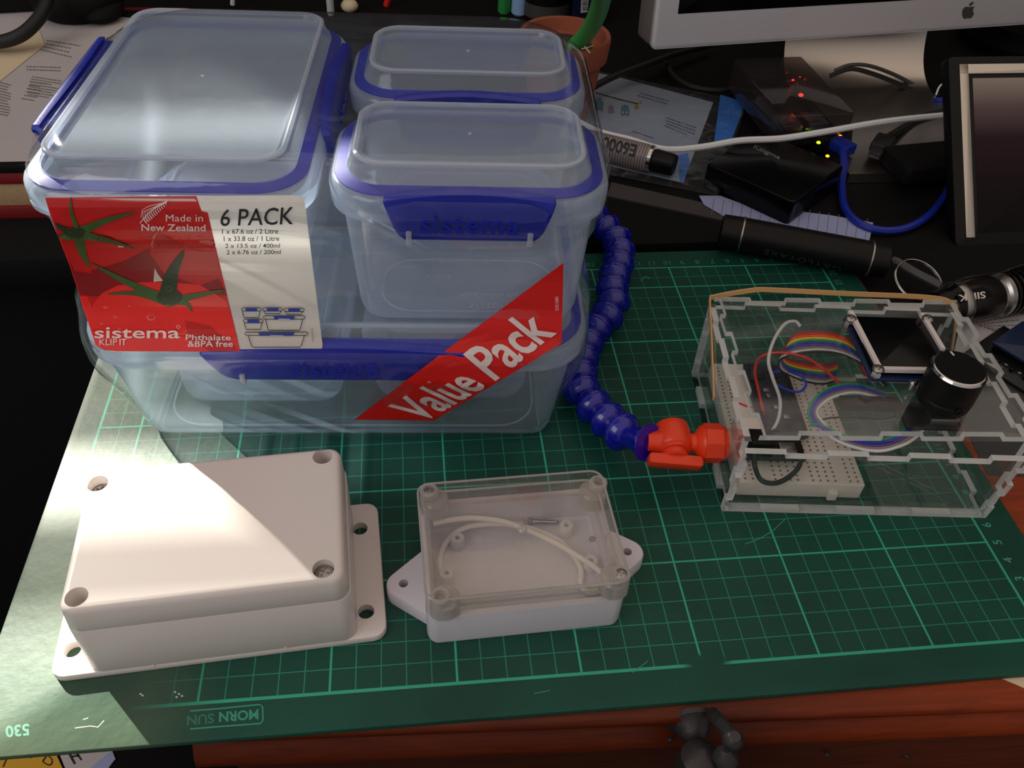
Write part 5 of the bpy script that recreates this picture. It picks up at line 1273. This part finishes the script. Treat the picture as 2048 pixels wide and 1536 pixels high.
# pot, leaf, bottles
pc = Vector((27.9, 48, DZ0))
pot = thing('terracotta_pot', 'small terracotta flower pot with dry soil behind the pack of containers', 'plant pot', pc)
g = G(); g.lathe(pc, (0, 0, 1), [(0, 2.2), (0.2, 2.35), (4.6, 2.95), (4.9, 2.85), (5.1, 3.35), (6.6, 3.5), (6.8, 3.42), (6.75, 3.1), (5.9, 2.9)], 40); obj('pot_wall', g, 'terracotta', pot)
g = G(); g.lathe(pc, (0, 0, 1), [(5.7, 2.9), (5.95, 2.0), (6.05, 0.5)], 24); obj('soil', g, 'soil', pot)
g = G(); g.tube([PZ(1165, 88, 6.2), PZ(1172, 96, 7.0), PZ(1180, 106, 6.8)], 0.05, 5); g.tube([PZ(1163, 98, 6.6), PZ(1176, 95, 6.8), PZ(1186, 91, 6.7)], 0.04, 5); obj('dry_straw', g, 'paper_cream', pot)
g = G(); c = spl([PZ(1150, 92, 6.0), PZ(1168, 74, 7.2), PZ(1187, 45, 9.2), PZ(1200, 10, 11.5), PZ(1206, -30, 14), PZ(1205, -80, 17)], 6); g.tube(c, 0.62, 14); obj('green_tube', g, 'tube_green', label='thick green tube curving up out of the terracotta pot', cat='tube')
def bottle(nm, label, px, r, h, body, cap, cat='bottle'):
    p = PZ(px[0], px[1], DZ0); t = thing(nm, label, cat, p); g = G(); g.lathe(p, (0, 0, 1), [(0.0, r*0.9), (0.15, r), (h, r), (h+r*0.4, r*0.5)], 28); b_ = obj('body', g, body, t)
    g = G(); g.lathe(p, (0, 0, 1), [(0.3, r+0.03), (1.6, r+0.03)], 28, cap0=False, cap1=False); obj('base_band', g, cap, b_)
    g = G(); g.lathe(p+Vector((0, 0, h+r*0.4)), (0, 0, 1), [(0, r*0.45), (1.5, r*0.45)], 20); obj('cap', g, body, t)
    return t
bottle('spray_can', 'black bottle with a grey base band behind the pot', (1092, 30), 2.3, 14, 'black_plastic', 'grey_strip')
bx_ = thing('black_carton', 'black carton with a white barcode beside the black bottle', 'box', PZ(1150, 40, DZ0)); o_ = PZ(1143, 45, DZ0)
pri('navy_card', (18, 20, 52), 0.5)
g = G(); CFx = Fr(o_, -4); g.slab(CFx, 0, 3.2, 0, 4, 0.02, 16, 0.1, 0.05); cb = obj('carton', g, 'navy_card', bx_)
fpl = on_plane(CFx.translation, CFx.to_3x3() @ Vector((0, -1, 0))); g = G(); poly(g, [(1163, -12), (1178, -12), (1175, 24), (1161, 26)], fpl, 0.02, 0)
for i in range(9): v = -10+i*3.6; stroke(g, [(1165, v), (1175, v)], 1.1+(i*7 % 3)*0.5, fpl, 0.03, 1)
obj('barcode', g, ['paper_white', 'print_black'], cb, smooth=0)
def rod(nm, label, px, r, h, mt, cat):
    p = PZ(px[0], px[1], DZ0); g = G(); g.lathe(p, (0.02, -0.05, 1), [(0, r*0.8), (0.2, r), (h, r), (h+0.3, r*0.6)], 16); return obj(nm, g, mt, label=label, cat=cat)
rod('green_marker', 'bright green upright stick behind the back right container', (1008, 25), 0.65, 16, 'tube_green', 'marker')
rod('blue_marker', 'pale blue upright stick beside the bright green one', (1038, 28), 0.8, 16, 'pale_blue_plastic', 'marker')
rod('white_lead', 'white upright cable behind the gap between the containers', (662, 30), 0.35, 12, 'cable_white', 'cable')
g = G(); p = PZ(700, 24, DZ0); g.ball(p+Vector((0, 0, 0.6)), 0.85, 0, 14, (1, 1, 0.7)); obj('round_knob', g, 'paper_cream', label='small cream round knob behind the containers', cat='knob')
g = G(); p = PZ(772, 12, DZ0); g.tube(spl([p, p+Vector((0.5, 0, 1.5)), p+Vector((1.0, 0.2, 4))], 4), 0.3, 8); obj('red_wire', g, 'wire_red', label='red wire end behind the back right container', cat='wire')
g = G(); p = PZ(470, 14, DZ0); g.tube(spl([p+Vector((-0.2, 0, 0.2)), p+Vector((0.2, 0, 1.8)), p+Vector((0.9, 0.3, 3.5))], 4), 0.22, 8); obj('white_wire', g, 'cable_white', label='white wire end behind the tall left container', cat='wire')
# ================================================================== the left side: books, papers, spectacles strap
X0, X1, Y0, Y1 = -34, -4.5, 34.7, 62
bk = thing('red_book', 'thick book with red covers and cream pages, lowest of the left pile', 'book', (-19, 48, DZ0))
for nm, z0, z1, mt, ins in (('cover', DZ0+0.01, 0.55, 'book_red', 0), ('pages', 0.55, 2.2, 'book_edge', 0.15), ('cover', 2.2, 3.0, 'book_red', 0)):
    g = G(); g.slab(I4, X0, X1+2, Y0+ins, Y1, z0, z1, 0.2, 0.06); obj(nm, g, mt, bk)
g = G(); g.slab(I4, X0+1, X1+3, Y0-0.1, Y1-2, 3.01, 3.55, 0.4, 0.1); obj('black_folder', g, 'black_matte', label='flat black folder on top of the red book', cat='folder')
tz = 3.58
def sheet(nm, label, pts, z, m_, rows, quad, seed):
    t = thing(nm, label, 'paper', (pts[0][0], pts[0][1], z)); g = G(); g.prism(I4, pts, z, z+0.03); s_ = obj('sheet', g, m_, t, smooth=0)
    if rows:
        g = G()
        for (qd, r_, sd_) in quad: lines(g, qd, r_, 2.4, on_z(z+0.03), 0.01, 0, sd_, 0.9)
        obj('print', g, 'print_grey', s_, smooth=0)
    return t
sheet('printed_page', 'printed white page on the left pile, nearest the containers', [(-26, 34.9), (-6.4, 35.1), (-6.0, 58), (-16, 60.5), (-27, 54)], tz, 'paper_white', 1,
      [([(96, 78), (165, 88), (140, 118), (72, 100)], 4, 1), ([(60, 150), (125, 160), (110, 200), (52, 190)], 8, 2), ([(52, 130), (128, 132), (124, 145), (50, 142)], 2, 3), ([(-5, 160), (22, 168), (20, 235), (-5, 230)], 12, 5), ([(62, 160), (95, 164), (70, 205), (40, 200)], 6, 8)], 1)
sheet('cream_card', 'cream card lying over the printed page at the far left', [tuple(PZ(u, v, tz+0.05).xy) for u, v in ((-60, 120), (0, 98), (78, 60), (90, 90), (0, 163), (-60, 190))], tz+0.05, 'paper_cream', 0, [], 2)
g = G(); c = spl([PZ(u, v, z) for u, v, z in ((-30, 86, 4.3), (10, 82, 4.6), (45, 68, 5.0), (75, 40, 5.6), (92, 10, 6.2), (96, -20, 6.8))], 6); g.tube(c, [0.5]*len(c), 12); obj('black_strap', g, 'black_rubber', label='shiny black curved band at the far left corner', cat='strap')
g = G(); c = [PZ(u, v, 4.0) for u, v in ((0, 18), (40, 24), (60, 30))]; FF = Fr(PZ(30, 20, tz), 10)
g.slab(FF, -5, 2.5, -1.0, 6, 0.05, 2.6, 0.8, 0.5); obj('black_case', g, 'black_plastic', label='small black case behind the shiny curved band', cat='case')
cp_ = thing('black_cloth', 'black bulky cap lying on the printed page behind the tall container', 'cap', PZ(160, 60, tz))
o_ = PZ(165, 38, tz); g = G(); g.ball(o_ + Vector((-0.4, 1.5, 1.2)), 1.0, 0, 24, (3.6, 3.6, 1.9)); g.ball(o_ + Vector((1.6, 0.2, 0.7)), 1.0, 0, 20, (1.8, 2.2, 0.8)); obj('crumpled_crown', g, 'black_matte', cp_)
# ================================================================== low shelf under the left overhang of the mat
ls = thing('low_shelf', 'dark shelf below the near left mat corner carrying papers', 'shelf', (-4, 4, -74))
g = G(); g.slab(I4, -16, 5.4, -6, 9.5, -17, -15.2, 0.2, 0.1); obj('shelf_board', g, 'black_matte', ls)
for x in (-15.5, 4.6): g = G(); g.slab(I4, x, x+0.6, -5.5, 9, -74, -17, 0.05, 0.05); obj('side_board', g, 'black_matte', ls)
LZ = -15.15
def low(px): return [tuple(PZ(u, v, LZ).xy) for u, v in px]
yl = thing('yellow_note', 'yellow note with black handwriting below the near left mat corner', 'paper', PZ(60, 1530, LZ))
g = G(); g.prism(I4, low([(-20, 1490), (104, 1490), (136, 1560), (-20, 1580)]), LZ, LZ+0.04); s_ = obj('sheet', g, 'paper_yellow', yl, smooth=0)
g = G(); word(g, '. D', (70, 1512), (100, 1536), (10, -16), on_z(LZ+0.04), 0.01, 0, 0.0); stroke(g, [(6, 1534), (14, 1516)], 3, on_z(LZ+0.04), 0.01); stroke(g, [(60, 1516), (80, 1508)], 2, on_z(LZ+0.04), 0.01); obj('handwriting', g, 'print_black', s_, smooth=0)
wn = thing('white_tag', 'white printed tag beside the yellow note', 'paper', PZ(180, 1520, LZ))
g = G(); g.prism(I4, low([(112, 1490), (220, 1490), (231, 1518), (200, 1560), (140, 1560)]), LZ, LZ+0.05); s_ = obj('sheet', g, 'paper_white', wn, smooth=0)
g = G(); poly(g, [(222, 1502), (231, 1518), (206, 1545), (170, 1545)], on_z(LZ+0.05), 0.01, 1); stroke(g, [(138, 1506), (150, 1528)], 5, on_z(LZ+0.05), 0.01); stroke(g, [(152, 1504), (163, 1520)], 4, on_z(LZ+0.05), 0.01); stroke(g, [(144, 1513), (158, 1511)], 4, on_z(LZ+0.05), 0.01); obj('print', g, ['print_black', 'paper_blue'], s_, smooth=0)
